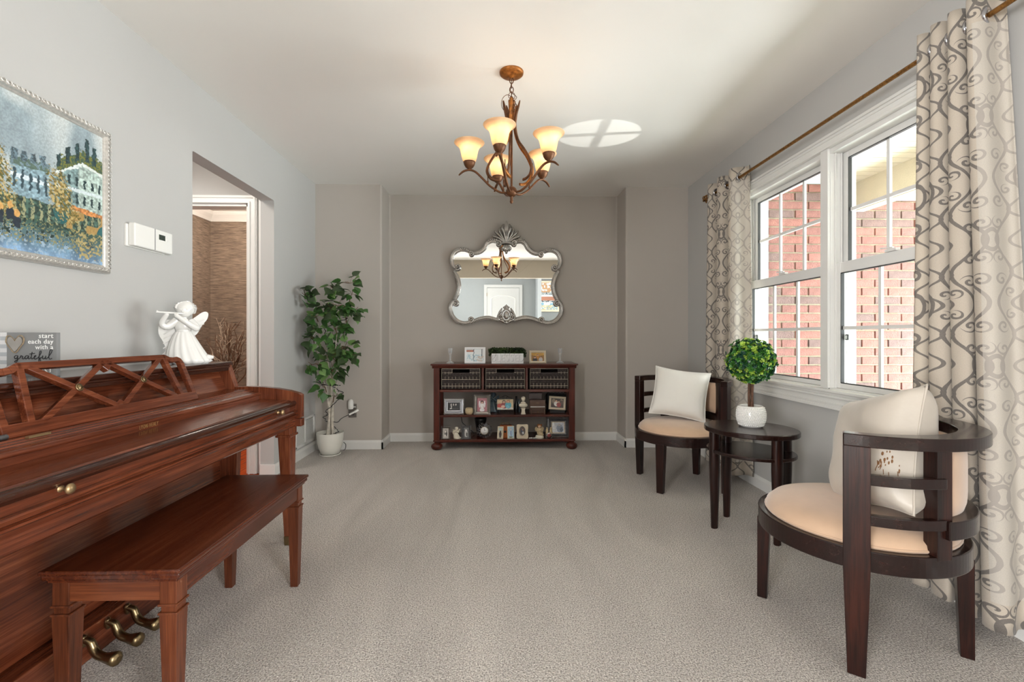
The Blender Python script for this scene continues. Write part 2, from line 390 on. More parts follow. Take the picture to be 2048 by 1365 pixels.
def pane_glass():
    m, nt, b, out = new_mat('window_glass')
    nt.nodes.remove(b)
    tr = N(nt, 'ShaderNodeBsdfTransparent'); tr.inputs[0].default_value = (0.96, 0.98, 0.97, 1)
    gl = N(nt, 'ShaderNodeBsdfGlossy'); gl.inputs['Roughness'].default_value = 0.01
    lw = N(nt, 'ShaderNodeLayerWeight', i_Blend=0.5); pw = N(nt, 'ShaderNodeMath', operation='POWER', i_1=4.0); L(nt, lw.outputs['Facing'], pw.inputs[0])
    fr = N(nt, 'ShaderNodeMath', operation='MULTIPLY_ADD', i_1=0.35, i_2=0.02); L(nt, pw.outputs[0], fr.inputs[0]); mx = N(nt, 'ShaderNodeMixShader')
    L(nt, fr.outputs[0], mx.inputs[0]); L(nt, tr.outputs[0], mx.inputs[1]); L(nt, gl.outputs[0], mx.inputs[2]); L(nt, mx.outputs[0], out.inputs[0])
    return m
M_['glass'] = pane_glass()
def mirror_mat():
    m, nt, b, out = new_mat('mirror_silvering')
    b.inputs['Base Color'].default_value = (0.93, 0.94, 0.93, 1); b.inputs['Metallic'].default_value = 1; b.inputs['Roughness'].default_value = 0.0
    return m
M_['mirror'] = mirror_mat()
def carpet_mat():
    m, nt, b, out = new_mat('beige_frieze_carpet')
    c = coords(nt)
    n1 = N(nt, 'ShaderNodeTexNoise', i_Scale=190.0, i_Detail=4.0, i_Roughness=0.75); L(nt, c, n1.inputs['Vector'])
    vo = N(nt, 'ShaderNodeTexVoronoi', i_Scale=190.0); L(nt, c, vo.inputs['Vector'])
    mp = coords(nt, (2.2, 0.55, 1)); n2 = N(nt, 'ShaderNodeTexNoise', i_Scale=1.3, i_Detail=3.0, i_Distortion=1.2); L(nt, mp, n2.inputs['Vector'])
    base = ramp(nt, n1.outputs[0], [(0.36, srgb(96, 88, 82)), (0.48, srgb(200, 191, 182)), (0.58, srgb(248, 241, 234))])
    pile = ramp(nt, n2.outputs[0], [(0.35, (0.80, 0.80, 0.80)), (0.65, (1.0, 1.0, 1.0))])
    mx = N(nt, 'ShaderNodeMix', data_type='RGBA', blend_type='MULTIPLY'); mx.inputs[0].default_value = 0.8
    L(nt, base, mx.inputs[6]); L(nt, pile, mx.inputs[7])
    L(nt, mx.outputs[2], b.inputs['Base Color']); b.inputs['Roughness'].default_value = 0.95
    b.inputs['Sheen Weight'].default_value = 0.25
    ad = N(nt, 'ShaderNodeMath', operation='ADD'); L(nt, n1.outputs[0], ad.inputs[0]); L(nt, vo.outputs['Distance'], ad.inputs[1])
    bp = N(nt, 'ShaderNodeBump', i_Strength=0.8, i_Distance=0.008); L(nt, ad.outputs[0], bp.inputs['Height']); L(nt, bp.outputs[0], b.inputs['Normal'])
    return m
M_['carpet'] = carpet_mat()
def grasscloth():
    m, nt, b, out = new_mat('brown_grasscloth')
    c = coords(nt, (9, 9, 160)); n = N(nt, 'ShaderNodeTexNoise', i_Scale=1.0, i_Detail=5.0, i_Roughness=0.7); L(nt, c, n.inputs['Vector'])
    L(nt, ramp(nt, n.outputs[0], [(0.3, srgb(62, 52, 44)), (0.5, srgb(122, 106, 92)), (0.7, srgb(160, 142, 124))]), b.inputs['Base Color'])
    b.inputs['Roughness'].default_value = 0.8
    bp = N(nt, 'ShaderNodeBump', i_Strength=0.4, i_Distance=0.004); L(nt, n.outputs[0], bp.inputs['Height']); L(nt, bp.outputs[0], b.inputs['Normal'])
    return m
M_['grass'] = grasscloth()
def shade_mat():
    m, nt, b, out = new_mat('frosted_amber_glass')
    b.inputs['Base Color'].default_value = (*srgb(250, 226, 196), 1); b.inputs['Roughness'].default_value = 0.4
    tl = N(nt, 'ShaderNodeBsdfTranslucent'); tl.inputs[0].default_value = (*srgb(255, 226, 184), 1)
    n = N(nt, 'ShaderNodeTexNoise', i_Scale=18.0); L(nt, coords(nt), n.inputs['Vector'])
    L(nt, ramp(nt, n.outputs[0], [(0.3, srgb(240, 212, 178)), (0.7, srgb(255, 234, 206))]), tl.inputs[0])
    mx = N(nt, 'ShaderNodeMixShader'); mx.inputs[0].default_value = 0.72
    L(nt, b.outputs[0], mx.inputs[1]); L(nt, tl.outputs[0], mx.inputs[2]); L(nt, mx.outputs[0], out.inputs[0])
    return m
M_['shade'] = shade_mat()
M_['bulb'] = mat('lit_bulb', (1, 0.9, 0.75), 0.5, emis=(1.0, 0.80, 0.52), es=1.5)

def curtain_mat(name, base, ink, strength=1.0):
    """scrolling ogee print; uv: metres along the cloth (u) and down it (v)"""
    m, nt, b, out = new_mat(name)
    uvn = N(nt, 'ShaderNodeUVMap', uv_map='cloth')
    wob = N(nt, 'ShaderNodeTexNoise', i_Scale=45.0, i_Detail=2.0); L(nt, uvn.outputs[0], wob.inputs['Vector'])
    sep = N(nt, 'ShaderNodeSeparateXYZ'); L(nt, uvn.outputs[0], sep.inputs[0])
    def mth(op, a, b_=None, c=None):
        n = N(nt, 'ShaderNodeMath', operation=op)
        for i, x in enumerate((a, b_, c)):
            if x is None: continue
            if isinstance(x, (int, float)): n.inputs[i].default_value = x
            else: L(nt, x, n.inputs[i])
        return n.outputs[0]
    TW, TH = 0.27, 0.54
    U = mth('ADD', mth('MULTIPLY', sep.outputs[0], 1.3), mth('MULTIPLY', mth('SUBTRACT', wob.outputs[0], 0.5), 0.004)); V = mth('MULTIPLY', sep.outputs[1], 1.25)
    # mirrored, repeating coordinates: p in 0..TW/2, q in 0..TH/2
    p = mth('PINGPONG', U, TW/2); q = mth('PINGPONG', V, TH/2); vm = mth('MODULO', mth('ADD', V, 5.4), TH)
    def near(d, w): return mth('LESS_THAN', mth('ABSOLUTE', d), w)
    def dist(cx, cy, ax=1.0, ay=1.0):
        x = mth('MULTIPLY', mth('SUBTRACT', p, cx), ax); y = mth('MULTIPLY', mth('SUBTRACT', q, cy), ay)
        return mth('SQRT', mth('ADD', mth('MULTIPLY', x, x), mth('MULTIPLY', y, y)))
    marks = []
    k = 2*math.pi/(TH/2)
    # ogee chains that cross
    marks.append(near(mth('SUBTRACT', p, mth('MULTIPLY_ADD', mth('COSINE', mth('MULTIPLY', V, 2*k)), 0.026, 0.028)), 0.0062))
    marks.append(near(mth('SUBTRACT', p, mth('MULTIPLY_ADD', mth('COSINE', mth('MULTIPLY_ADD', V, k, math.pi)), -0.034, 0.086)), 0.0066))
    # pointed ovals and tear drops on the axis
    marks.append(near(mth('SUBTRACT', dist(0.0, TH/2, 1.0, 0.52), 0.030), 0.0058))
    marks.append(near(mth('SUBTRACT', dist(0.0, 0.115, 1.0, 0.75), 0.015), 0.0056))
    marks.append(near(mth('SUBTRACT', dist(TW/2, 0.0, 1.0, 0.6), 0.026), 0.0056))
    # spiral scrolls
    def spiral(cx, cy, turn, rad, ph=0.0, flip=1):
        x = mth('MULTIPLY', mth('SUBTRACT', p, cx), flip); y = mth('SUBTRACT', q, cy)
        r = mth('SQRT', mth('ADD', mth('MULTIPLY', x, x), mth('MULTIPLY', y, y)))
        th = mth('DIVIDE', mth('ARCTAN2', y, x), 2*math.pi)
        fr = mth('FRACT', mth('ADD', mth('SUBTRACT', mth('DIVIDE', r, turn), th), 5+ph))
        band = near(mth('SUBTRACT', fr, 0.5), 0.21)
        return mth('MULTIPLY', band, mth('LESS_THAN', r, rad))
    marks.append(spiral(0.106, 0.075, 0.024, 0.029, 0.3))
    marks.append(spiral(0.100, 0.170, 0.024, 0.028, 0.1, -1))
    marks.append(spiral(0.060, 0.222, 0.022, 0.022, 0.6))
    acc = marks[0]
    for x in marks[1:]: acc = mth('MAXIMUM', acc, x)
    # heathered edge and weave
    wv = N(nt, 'ShaderNodeTexNoise', i_Scale=420.0, i_Detail=2.0); L(nt, uvn.outputs[0], wv.inputs['Vector'])
    ink_f = mth('MULTIPLY', acc, mth('MULTIPLY_ADD', wv.outputs[0], 0.5, 0.62*strength))
    mx = N(nt, 'ShaderNodeMix', data_type='RGBA'); L(nt, mth('MINIMUM', ink_f, strength), mx.inputs[0])
    L(nt, ramp(nt, wv.outputs[0], [(0.3, tuple(x*0.93 for x in base)), (0.7, tuple(min(1, x*1.05) for x in base))]), mx.inputs[6])
    mx.inputs[7].default_value = (*ink, 1)
    L(nt, mx.outputs[2], b.inputs['Base Color']); b.inputs['Roughness'].default_value = 0.8; b.inputs['Sheen Weight'].default_value = 0.15
    tl = N(nt, 'ShaderNodeBsdfTranslucent'); L(nt, mx.outputs[2], tl.inputs[0])
    ms = N(nt, 'ShaderNodeMixShader'); ms.inputs[0].default_value = 0.25
    L(nt, b.outputs[0], ms.inputs[1]); L(nt, tl.outputs[0], ms.inputs[2]); L(nt, ms.outputs[0], out.inputs[0])
    return m
M_['curtain'] = curtain_mat('scroll_print_linen', srgb(206, 195, 180), srgb(112, 106, 102), 1.0)
M_['curtain_back'] = curtain_mat('scroll_print_linen_reverse', srgb(210, 203, 192), srgb(160, 152, 146), 0.62)
# ================================================================ THE SETTING
XL, XR, YP, YA, XA0, XA1, H, YH = -1.655, 1.81, 4.23, 4.53, -1.05, 1.22, 2.44, -0.8
struct('floor', MB().box(XL, XR, YH, YA+.05, -0.06, 0.0), M_['carpet'], label='beige speckled frieze carpet with vacuum tracks')
struct('ceiling', MB().box(XL-.1, XR+.19, YH-.0, YA+.1, H, H+.08), M_['ceiling'])
wl = MB().prism([(YH, -.05), (2.533, -.05), (2.533, 2.055), (3.449, 2.055), (3.449, -.05), (4.7, -.05), (4.7, 2.47), (YH, 2.47)], XL-.1, XL, axis='x')
struct('wall_left', wl, M_['wall_light'], bevel=0.012)
wb_ = MB().prism([(XL-.02, YP), (XA0, YP), (XA0, YA), (XA1, YA), (XA1, YP), (XR+.02, YP), (XR+.02, 4.75), (XL-.02, 4.75)], -.05, 2.47, axis='z')
struct('wall_back', wb_, M_['wall_taupe'], bevel=0.014, label='taupe end wall with a shallow alcove between two piers')
wr = MB()
wr.box(XR, XR+.19, YH, 4.7, -.05, .745); wr.box(XR, XR+.19, YH, 4.7, 2.06, 2.47)
wr.box(XR, XR+.19, YH, 1.68, .745, 2.06); wr.box(XR, XR+.19, 3.28, 4.7, .745, 2.06)
struct('wall_right', wr, M_['wall_light'])
# wide opening to the foyer behind the camera, seen in the mirror
hb = MB().box(XL-.1, XR+.19, YH-.12, YH, 2.06, 2.47)
struct('wall_foyer_header', hb, M_['header'])
fo = MB()
fo.box(-3.2, 3.4, -3.86, -3.76, 0, 2.5); fo.box(-3.3, -3.2, -3.8, YH, 0, 2.5); fo.box(3.3, 3.4, -3.8, YH, 0, 2.5)
fo.box(-3.3, XL, YH-.12, YH, 0, 2.5); fo.box(XR, 3.4, YH-.12, YH, 0, 2.5); fo.box(1.12, 1.22, -3.8, -3.1, 0, 2.5)
struct('wall_foyer', fo, M_['foyer'])
struct('ceiling_foyer', MB().box(-3.3, 3.4, -3.86, YH, H, H+.08), M_['ceiling'])
struct('floor_foyer', MB().box(-3.3, 3.4, -3.86, YH, -.06, -.002), M_['concrete'])
# foyer door with an arched panel (mirror shows it)
d = struct_empty('door_1', (0.22, -3.74, 0), 'white foyer door with an arched upper panel')
m = MB(); m.prism([(.67, 0), (.75, 0), (.75, 2.12), (-.32, 2.12), (-.32, 0), (-.24, 0), (-.24, 2.04), (.67, 2.04)], -3.76, -3.735, axis='y'); m.build('door_casing', M_['doorpaint'], d, bevel=.006)
m = MB(); m.box(-.235, .665, -3.755, -3.74, .01, 2.03); lf = m.build('door_leaf', M_['doorpaint'], d, bevel=.003)
arch = [(-.12, 1.0), (.55, 1.0), (.55, 1.72)] + [(.215+.335*math.cos(t), 1.72+.09*math.sin(t)) for t in np.linspace(0.1, math.pi-.1, 12)] + [(-.12, 1.72)]
pts = [(x, -3.737, z) for x, z in arch]; MB().tube(pts, .011, n=6, close=True).build('panel_moulding', M_['trim'], lf)
pts = [(-.12, -3.737, .2), (.55, -3.737, .2), (.55, -3.737, .85), (-.12, -3.737, .85)]; MB().tube(pts, .011, n=6, close=True).build('panel_moulding', M_['trim'], lf)
for z in (.3, 1.1, 1.8): MB().box(-.245, -.232, -3.745, -3.728, z, z+.09).build('hinge', M_['brass'], d)
m = MB(); m.ball((.60, -3.70, .95), .028); m.tube([(.60, -3.745, .95), (.60, -3.70, .95)], .012); m.build('door_knob', M_['brass'], d)

# hall and powder room beyond the left opening
hw = MB()
XD0, XD1 = -2.62, -1.865
hw.box(XD1, XL-.1, 3.50, 3.60, 0, H); hw.box(-3.3, XD0, 3.50, 3.60, 0, H); hw.box(XD0, XD1, 3.50, 3.60, 2.045, H)
hw.box(-3.4, -3.3, YH, 3.6, 0, H)
struct('wall_hall', hw, M_['wall_light'])
struct('floor_hall', MB().box(-3.4, XL, YH, 5.3, -.06, -.004), M_['redfloor'], label='red-brown hardwood floor of the hall')
struct('ceiling_hall', MB().box(-3.4, XL-.1, YH, 5.35, H, H+.06), M_['ceiling'])
pw = MB(); pw.box(-3.3, -1.76, 5.25, 5.35, 0, H); pw.box(-3.33, -3.23, 3.6, 5.3, 0, H); pw.box(-1.79, -1.76, 3.6, 5.3, 0, H); pw.box(-3.3, XD0, 3.601, 3.61, 0, H)
struct('wall_powder_room', pw, M_['grass'], label='brown grasscloth wall across the hall')
cr = MB()
prof = [(0, 0), (.012, 0), (.03, .03), (.06, .065), (.075, .09), (.075, .1), (0, .1)]
cr.prism([(5.25-a, H-.1+b) for a, b in prof], -3.23, -1.79, axis='x'); cr.prism([(-3.23+a, H-.1+b) for a, b in prof], 3.62, 5.25, axis='y')
struct('trim_1', cr, M_['trim'], label='white crown moulding in the powder room')
dc = struct_empty('trim_2', (-2.2, 3.49, 0), 'white moulded casing round the powder room doorway')
def casing_bars(mb, x0, x1, z1, y, w=.06):
    for a, b, dpt in ((.004, w, .012), (0, .014, .022), (w-.02, w-.008, .018)):
        mb.prism([(x1+a, 0), (x1+b, 0), (x1+b, z1+b), (x0-b, z1+b), (x0-b, 0), (x0-a, 0), (x0-a, z1+a), (x1+a, z1+a)], y-dpt, y, axis='y')
m = MB(); casing_bars(m, XD0, XD1, 2.045, 3.50); m.build('casing', M_['trim'], dc, bevel=.003)
m = MB(); m.box(XD1-.02, XD1+.002, 3.50, 3.60, 0, 2.045); m.box(XD0-.002, XD0+.02, 3.50, 3.60, 0, 2.045); m.box(XD0, XD1, 3.50, 3.60, 2.025, 2.047); m.build('jamb', M_['trim'], dc)
# small white return trim between the hall wall and the opening jamb
struct('trim_3', MB().box(XL-.112, XL-.1, 3.452, 3.5, 0, 2.44), M_['trim'])

# baseboards
def base_prof(d=.014, h=.082): return [(0, 0), (d, 0), (d, h-.02), (d*.55, h-.006), (d*.35, h), (0, h)]
m = MB(); m.prism([(XL+a, b) for a, b in base_prof()], 3.449, YP-.0, axis='y'); m.prism([(XL+a, b) for a, b in base_prof()], YH, 2.533, axis='y')
m.box(XL-.1, XL+.014, 3.436, 3.449, 0, .082); struct('baseboard_left', m, M_['trim'])
m = MB()
m.prism([(YP-a, b) for a, b in base_prof()], XL, XA0+.014, axis='x'); m.prism([(YP-a, b) for a, b in base_prof()], XA1-.014, XR, axis='x')
m.prism([(YA-a, b) for a, b in base_prof()], XA0, XA1, axis='x')
m.prism([(XA0+a, b) for a, b in base_prof()], YP-.014, YA, axis='y'); m.prism([(XA1-a, b) for a, b in base_prof()], YP-.014, YA, axis='y')
struct('baseboard_back', m, M_['trim'])
m = MB(); m.prism([(XR-a, b) for a, b in base_prof()], YH, YP, axis='y'); struct('baseboard_right', m, M_['trim'])

# ---------------------------------------------------------------- windows
def window_unit(n, y0, y1, label, pitch=None):
    w = struct_empty('window_%d' % n, (1.87, (y0+y1)/2, .745), label)
    g0, g1 = y0+.052, y1-.053
    m = MB()      # frame: jambs, head, sill
    m.box(1.81, 1.955, y0-.02, y0+.012, .745, 2.06); m.box(1.81, 1.955, y1-.012, y1+.02, .745, 2.06)
    m.box(1.81, 2.0, y0, y1, 2.03, 2.06); m.box(1.81, 2.0, y0, y1, .745, .762)
    # jamb liner tracks
    for s, yy in ((1, y0+.012), (-1, y1-.012)):
        for x in (1.835, 1.868, 1.905): m.box(x-.003, x+.003, min(yy, yy+s*.012), max(yy, yy+s*.012), .76, 2.03)
    m.build('window_frame', M_['vinyl'], w, bevel=.002)
    def sash(x, z0, z1, nm, gz0, gz1):
        e = bpy.data.objects.new(nm, None)
        f = MB(); f.box(x-.015, x+.015, y0+.014, g0, z0, z1); f.box(x-.015, x+.015, g1, y1-.014, z0, z1)
        f.box(x-.015, x+.015, g0, g1, z0, gz0); f.box(x-.015, x+.015, g0, g1, gz1, z1)
        s = f.build(nm, M_['vinyl'], w, bevel=.004)
        # dark gasket line around the glass
        k = MB(); t = .004
        k.box(x-.0155, x+.002, g0, g0+t, gz0, gz1); k.box(x-.0155, x+.002, g1-t, g1, gz0, gz1); k.box(x-.0155, x+.002, g0, g1, gz0, gz0+t); k.box(x-.0155, x+.002, g0, g1, gz1-t, gz1)
        k.build('gasket', M_['gasket'], s)
        MB().box(x+.001, x+.004, g0, g1, gz0, gz1).build('pane', M_['glass'], s)
        zc = (gz0+gz1)/2; mu = MB()
        for i in (1, 2): mu.box(x-.004, x+.009, g1-.2335*i-.0085, g1-.2335*i+.0085, gz0, gz1)
        mu.box(x-.005, x+.008, g0, g1, zc-.009, zc+.009)
        mu.build('muntin_grid', M_['vinyl'], s)
        return s
    up = sash(1.893, 1.40, 2.03, 'upper_sash', 1.438, 1.995)
    lo = sash(1.852, .762, 1.435, 'lower_sash', .79, 1.378)
    yc = (y0+y1)/2
    k = MB(); k.box(1.828, 1.85, yc-.03, yc+.03, 1.435, 1.447); k.bar((1.835, yc-.01, 1.452), (1.83, yc+.05, 1.456), .012, .006); k.build('sash_lock', M_['vinyl'], lo)
    k = MB(); k.box(1.862, 1.868, y1-.07, y1-.045, 1.02, 1.05); k.box(1.8615, 1.8685, y1-.066, y1-.049, 1.025, 1.045, mi=1)
    k.build('vent_latch', [M_['black'], M_['vinyl']], up)
    return w
window_unit(1, 2.455, 3.26, 'far double-hung white window with gridded panes')
window_unit(2, 1.695, 2.425, 'near double-hung white window with gridded panes, partly behind the curtain')
m = MB(); m.box(1.80, 1.955, 2.425, 2.455, .745, 2.06); m.box(1.796, 1.81, 2.412, 2.468, .76, 2.06)
m.box(1.81, 1.835, 2.445, 2.47, .76, 1.93); m.box(1.81, 1.835, 2.41, 2.435, .76, 1.93)
struct('trim_4', m, M_['vinyl'], bevel=.002, label='white mullion between the two windows')
m = MB()
def ring_x(mb, x0, x1, ya, yb, za, zb, w):
    n = 4; vs_ = []
    for (sy, sz) in ((0, 0), (1, 0), (1, 1), (0, 1)):
        for d_, x in ((0, x1), (0, x0), (w, x0), (w, x1)): vs_.append((x, ya+d_ if sy == 0 else yb-d_, za+d_ if sz == 0 else zb-d_))
    mb.add(vs_, [(k*n+i, k*n+(i+1) % n, ((k+1) % 4)*n+(i+1) % n, ((k+1) % 4)*n+i) for k in range(4) for i in range(n)])
ring_x(m, XR-.014, XR+.004, 1.61, 3.35, .65, 2.13, .075)
ring_x(m, XR-.022, XR-.010, 1.61, 3.35, .65, 2.13, .016); ring_x(m, XR-.019, XR-.010, 1.633, 3.327, .673, 2.107, .010); ring_x(m, XR-.024, XR+.002, 1.668, 3.290, .71, 2.070, .014)
for a, b, dp in ((0.001, .104, .0155), (.09, .105, .034), (.06, .075, .0235), (.028, .036, .0195)):
    m.box(XR-dp, XR+.006, 1.609, 3.351, .65+a, .65+b)
struct('trim_5', m, M_['trim'], bevel=.003, label='white moulded casing and sill around both windows')

# ---------------------------------------------------------------- the porch outside
YB = 3.50
pwall = MB(); pwall.box(1.95, 3.95, YB+.012, YB+.12, -.15, 2.24)
bw = struct('wall_porch', pwall, M_['mortar'], label='red brick porch wall with cream mortar outside the windows')
cw, ch, jt = .2134, .0677, .0115
bm = {}
def brick_mesh(w, mi, tip):
    key = (round(w, 4), mi, tip)
    if key not in bm:
        b = MB(); e = .0016*tip
        b.add([(0, 0, 0), (w, 0, e), (w, .02, 0), (0, .02, 0), (e, e, ch-jt), (w-e, 0, ch-jt-e), (w, .02, ch-jt), (0, .02, ch-jt)],
              [(0, 3, 2, 1), (4, 5, 6, 7), (0, 1, 5, 4), (1, 2, 6, 5), (2, 3, 7, 6), (3, 0, 4, 7)])
        bm[key] = b.mesh('brick', [M_['brick'], M_['brick2'], M_['brick3']][mi])
    return bm[key]
rb = random.Random(3)
off = world_loc(bw)
for r in range(33):
    z = 0.008+r*ch; x = 2.03-(cw/2 if r % 2 else 0)
    while x < 3.86:
        x0 = max(x, 2.03); x1 = min(x+cw-jt, 3.9)
        if x1-x0 > .03:
            mi = rb.choices([0, 1, 2], [5, 3, 3])[0]
            o = bpy.data.objects.new('brick', brick_mesh(x1-x0, mi, rb.choice([0, 1, 2]))); COL.objects.link(o); o.parent = bw
            o.location = Vector((x0, YB-rb.uniform(0, .004), z))-off
        x += cw
m = MB()
for i in range(42): m.box(2.0, 2.82, 3.49-(i+1)*.085+.006, 3.49-i*.085, 2.24, 2.256)
m.box(2.0, 2.82, -.2, 3.5, 2.25, 2.28)
struct('ceiling_porch', m, M_['porch'], label='cream boarded porch ceiling')
struct('trim_6', MB().box(2.81, 2.895, -1.5, YB, 2.02, 2.30), M_['stucco'], label='cream porch beam outside the near window')
struct('trim_7', MB().box(2.895, 3.6, -1.5, 4.2, 2.11, 2.2), M_['porch'], label='cream porch eave')
struct('floor_porch', MB().box(2.0, 3.4, -3, YB+.1, -.2, -.1), M_['concrete'])
struct('ground', MB().box(3.4, 14, -12, 12, -.3, -.22), M_['gravel'])
# ================================================================ PIANO
P0, P1 = .82, 2.37        # near and far outer faces
pn = thing('spinet_piano', (-1.32, 1.595, 0), 'reddish mahogany upright piano with fretwork music desk against the left wall', 'piano')
side = [(-1.625, 0), (-1.625, .893), (-1.352, .893), (-1.315, .783), (-1.25, .786), (-1.175, .783), (-1.11, .776), (-1.05, .765), (-1.0, .751), (-.985, .742),
        (-.985, .626), (-1.02, .622), (-1.02, .585), (-1.30, .575), (-1.315, .13), (-1.30, .11), (-1.30, 0)]
for a, b in ((P1-.038, P1), (P0, P0+.038)):
    MB().prism(side, a, b, axis='y').build('side_panel', M_['piano_z'], pn, bevel=.004)
    MB().box(-1.03, -.983, a-.002, b+.002, .583, .622).build('arm_block', M_['piano_z'], pn, bevel=.003)
MB().box(-1.62, -1.60, P0+.03, P1-.03, .02, .88).build('back_panel', M_['piano_y'], pn)
m = MB(); m.box(-1.63, -1.338, P0-.008, P1-.012, .893, .912); lid = m.build('lid', M_['piano_dark'], pn, bevel=.006)
m = MB(); m.box(-1.40, -1.345, P0+.03, P1-.035, .868, .893); m.tube([(-1.345, P0+.03, .888), (-1.345, P1-.035, .888)], .006); m.build('lid_moulding', M_['piano_dark'], pn, bevel=.002)
# sloping front panel
m = MB(); m.prism([(-1.412, .870), (-1.402, .876), (-1.352, .768), (-1.364, .765)], P0+.038, P1-.038, axis='y'); m.build('upper_panel', M_['piano_y'], pn)
# the shelf above the folded key cover, stepped mouldings
m = MB(); m.prism([(-1.37, .745), (-1.37, .774), (-1.248, .773), (-1.245, .768), (-1.236, .768), (-1.232, .764), (-1.222, .764), (-1.218, .760), (-1.20, .760), (-1.188, .757), (-1.183, .748), (-1.186, .742)], P0+.038, P1-.04, axis='y')
m.build('desk_shelf', M_['piano_y'], pn, bevel=.0015)
MB().prism([(-1.24, .722), (-1.24, .745), (-1.19, .745), (-1.188, .722)], P0+.038, P1-.045, axis='y').build('name_board', M_['piano_y'], pn)
MB().prism([(-1.24, .704), (-1.24, .7235), (-1.19, .7235), (-1.045, .717), (-1.03, .708), (-1.03, .70)], P0+.038, P1-.038, axis='y').build('key_cover', M_['piano_y'], pn)
m = MB(); roll = [(-1.035, .70), (-1.035, .714)] + [(-1.02+.013*math.sin(t), .701+.0135*math.cos(t)) for t in np.linspace(-1.0, 1.7, 7)] + [(-1.009, .697)]
m.prism(roll+[(-1.012, .690)], P0+.036, P1-.036, axis='y'); m.build('cover_edge', M_['piano_dark'], pn)
ks = [(-1.04, .60), (-1.04, .699), (-1.013, .699), (-1.013, .668), (-1.003, .665), (-1.0, .660), (-1.003, .655), (-1.010, .652), (-1.010, .648), (-.998, .645), (-.998, .640), (-1.006, .634), (-1.008, .622), (-1.014, .620), (-1.014, .586), (-1.02, .580), (-1.04, .58)]
MB().prism(ks, P0+.036, P1-.036, axis='y').build('key_slip', M_['piano_y'], pn)
MB().box(-1.60, -1.035, P0+.03, P1-.03, .582, .70).build('key_bed', M_['piano_y'], pn)
for y in (1.09, 2.15):
    k = MB(); M = Matrix.Translation((-1.013, y, .684)) @ Matrix.Rotation(R(90), 4, 'Y')
    k.lathe([(.009, 0), (.0055, .004), (.0045, .010), (.008, .014), (.0115, .018), (.0125, .022), (.010, .026), (.004, .028), (0, .028)], n=16, M=M)
    k.build('knob', M_['brass_dull'], pn, label='small round brass knob')
# gold letters on the name board
T = Matrix.Translation((-1.1880, 1.595, .7335)) @ Matrix.Rotation(R(90), 4, 'Z') @ Matrix.Rotation(R(90), 4, 'X')
text_mesh('gilt_letters', 'LYON-HEALY', .0205, M_['goldletter'], pn, T @ Matrix.Diagonal((.56, 1, 1, 1)), extrude=.0004, offset=-.0006, spacing=1.32, label='gold maker name letters')
# lower case
MB().box(-1.40, -1.365, P0+.035, P1-.035, .11, .585).build('knee_panel', M_['piano_y'], pn)
MB().box(-1.40, -1.302, P0+.035, P1-.036, 0.0, .105).build('bottom_rail', M_['piano_y'], pn, bevel=.003)
MB().box(-1.40, -1.34, P1-.075, P1-.036, .105, .58).build('lower_stile', M_['piano_z'], pn)
MB().box(-1.40, -1.34, P0+.036, P0+.075, .105, .58).build('lower_stile', M_['piano_z'], pn)
for y in (P1-.06, P0+.06):
    m = MB(); x = -1.045
    m.taper((x, y, .555), (x+.012, y, .045), .030, .036, .0165, .022); m.box(x-.033, x+.033, y-.039, y+.039, .55, .585)
    m.box(x-.038, x+.038, y-.044, y+.044, .540, .552)
    lg = m.build('leg', M_['piano_z'], pn, bevel=.003)
    MB().taper((x+.012, y, .046), (x+.013, y, 0), .018, .0235, .0165, .021).build('ferrule', M_['brass'], lg, bevel=.002)
for y in (1.635, 1.555, 1.465):
    m = MB(); yy = y
    pts = smooth_path([(-1.295, yy, .088), (-1.272, yy, .080), (-1.262, yy, .058), (-1.245, yy-.004, .042), (-1.215, yy-.010, .036), (-1.185, yy-.018, .038), (-1.168, yy-.022, .040)], 4)
    r = [.010+.003*math.sin(i/len(pts)*3) + (.009 if i > len(pts)*.62 else 0)*min(1, (i-len(pts)*.62)/5) for i in range(len(pts))]
    r[-1] = .006; r[-2] = .013
    m.tube(pts, r, n=10); m.ball((-1.292, yy, .082), .014, sc=(.8, .8, 1.4)); m.build('pedal', M_['brass'], pn, label='curved brass pedal')
# music desk, leaning back; local plane: s along Y, t up the slope
import_t = Vector((-.073, 0, .192)).normalized(); nrm = Vector((.192, 0, .073)).normalized(); S0 = 1.59
def dk(s, t, o=0.0): return Vector((-1.262, s, .774)) + import_t*t + nrm*o
def dprism(mb, poly, th=.020):
    n = len(poly); vs_ = [dk(s, t, 0) for s, t in poly]+[dk(s, t, -th) for s, t in poly]
    # orientation: keep faces outward
    mb.add(vs_, [tuple(range(n)), tuple(range(2*n-1, n-1, -1))]+[(i, n+i, n+(i+1) % n, (i+1) % n) for i in range(n)])
def dstrip(mb, path, w, th=.020):
    P = [Vector((a, b, 0)) for a, b in path]
    lft, rgt = [], []
    for i, p in enumerate(P):
        t = (P[min(i+1, len(P)-1)]-P[max(i-1, 0)]).normalized(); nn = Vector((-t.y, t.x, 0))*w/2
        lft.append(p+nn); rgt.append(p-nn)
    for i in range(len(P)-1): dprism(mb, [(lft[i].x, lft[i].y), (rgt[i].x, rgt[i].y), (rgt[i+1].x, rgt[i+1].y), (lft[i+1].x, lft[i+1].y)], th)
e = bpy.data.objects.new('music_desk', None)
m = MB()
dprism(m, [(1.205, 0), (1.975, 0), (1.972, .036), (1.208, .036)], .022)
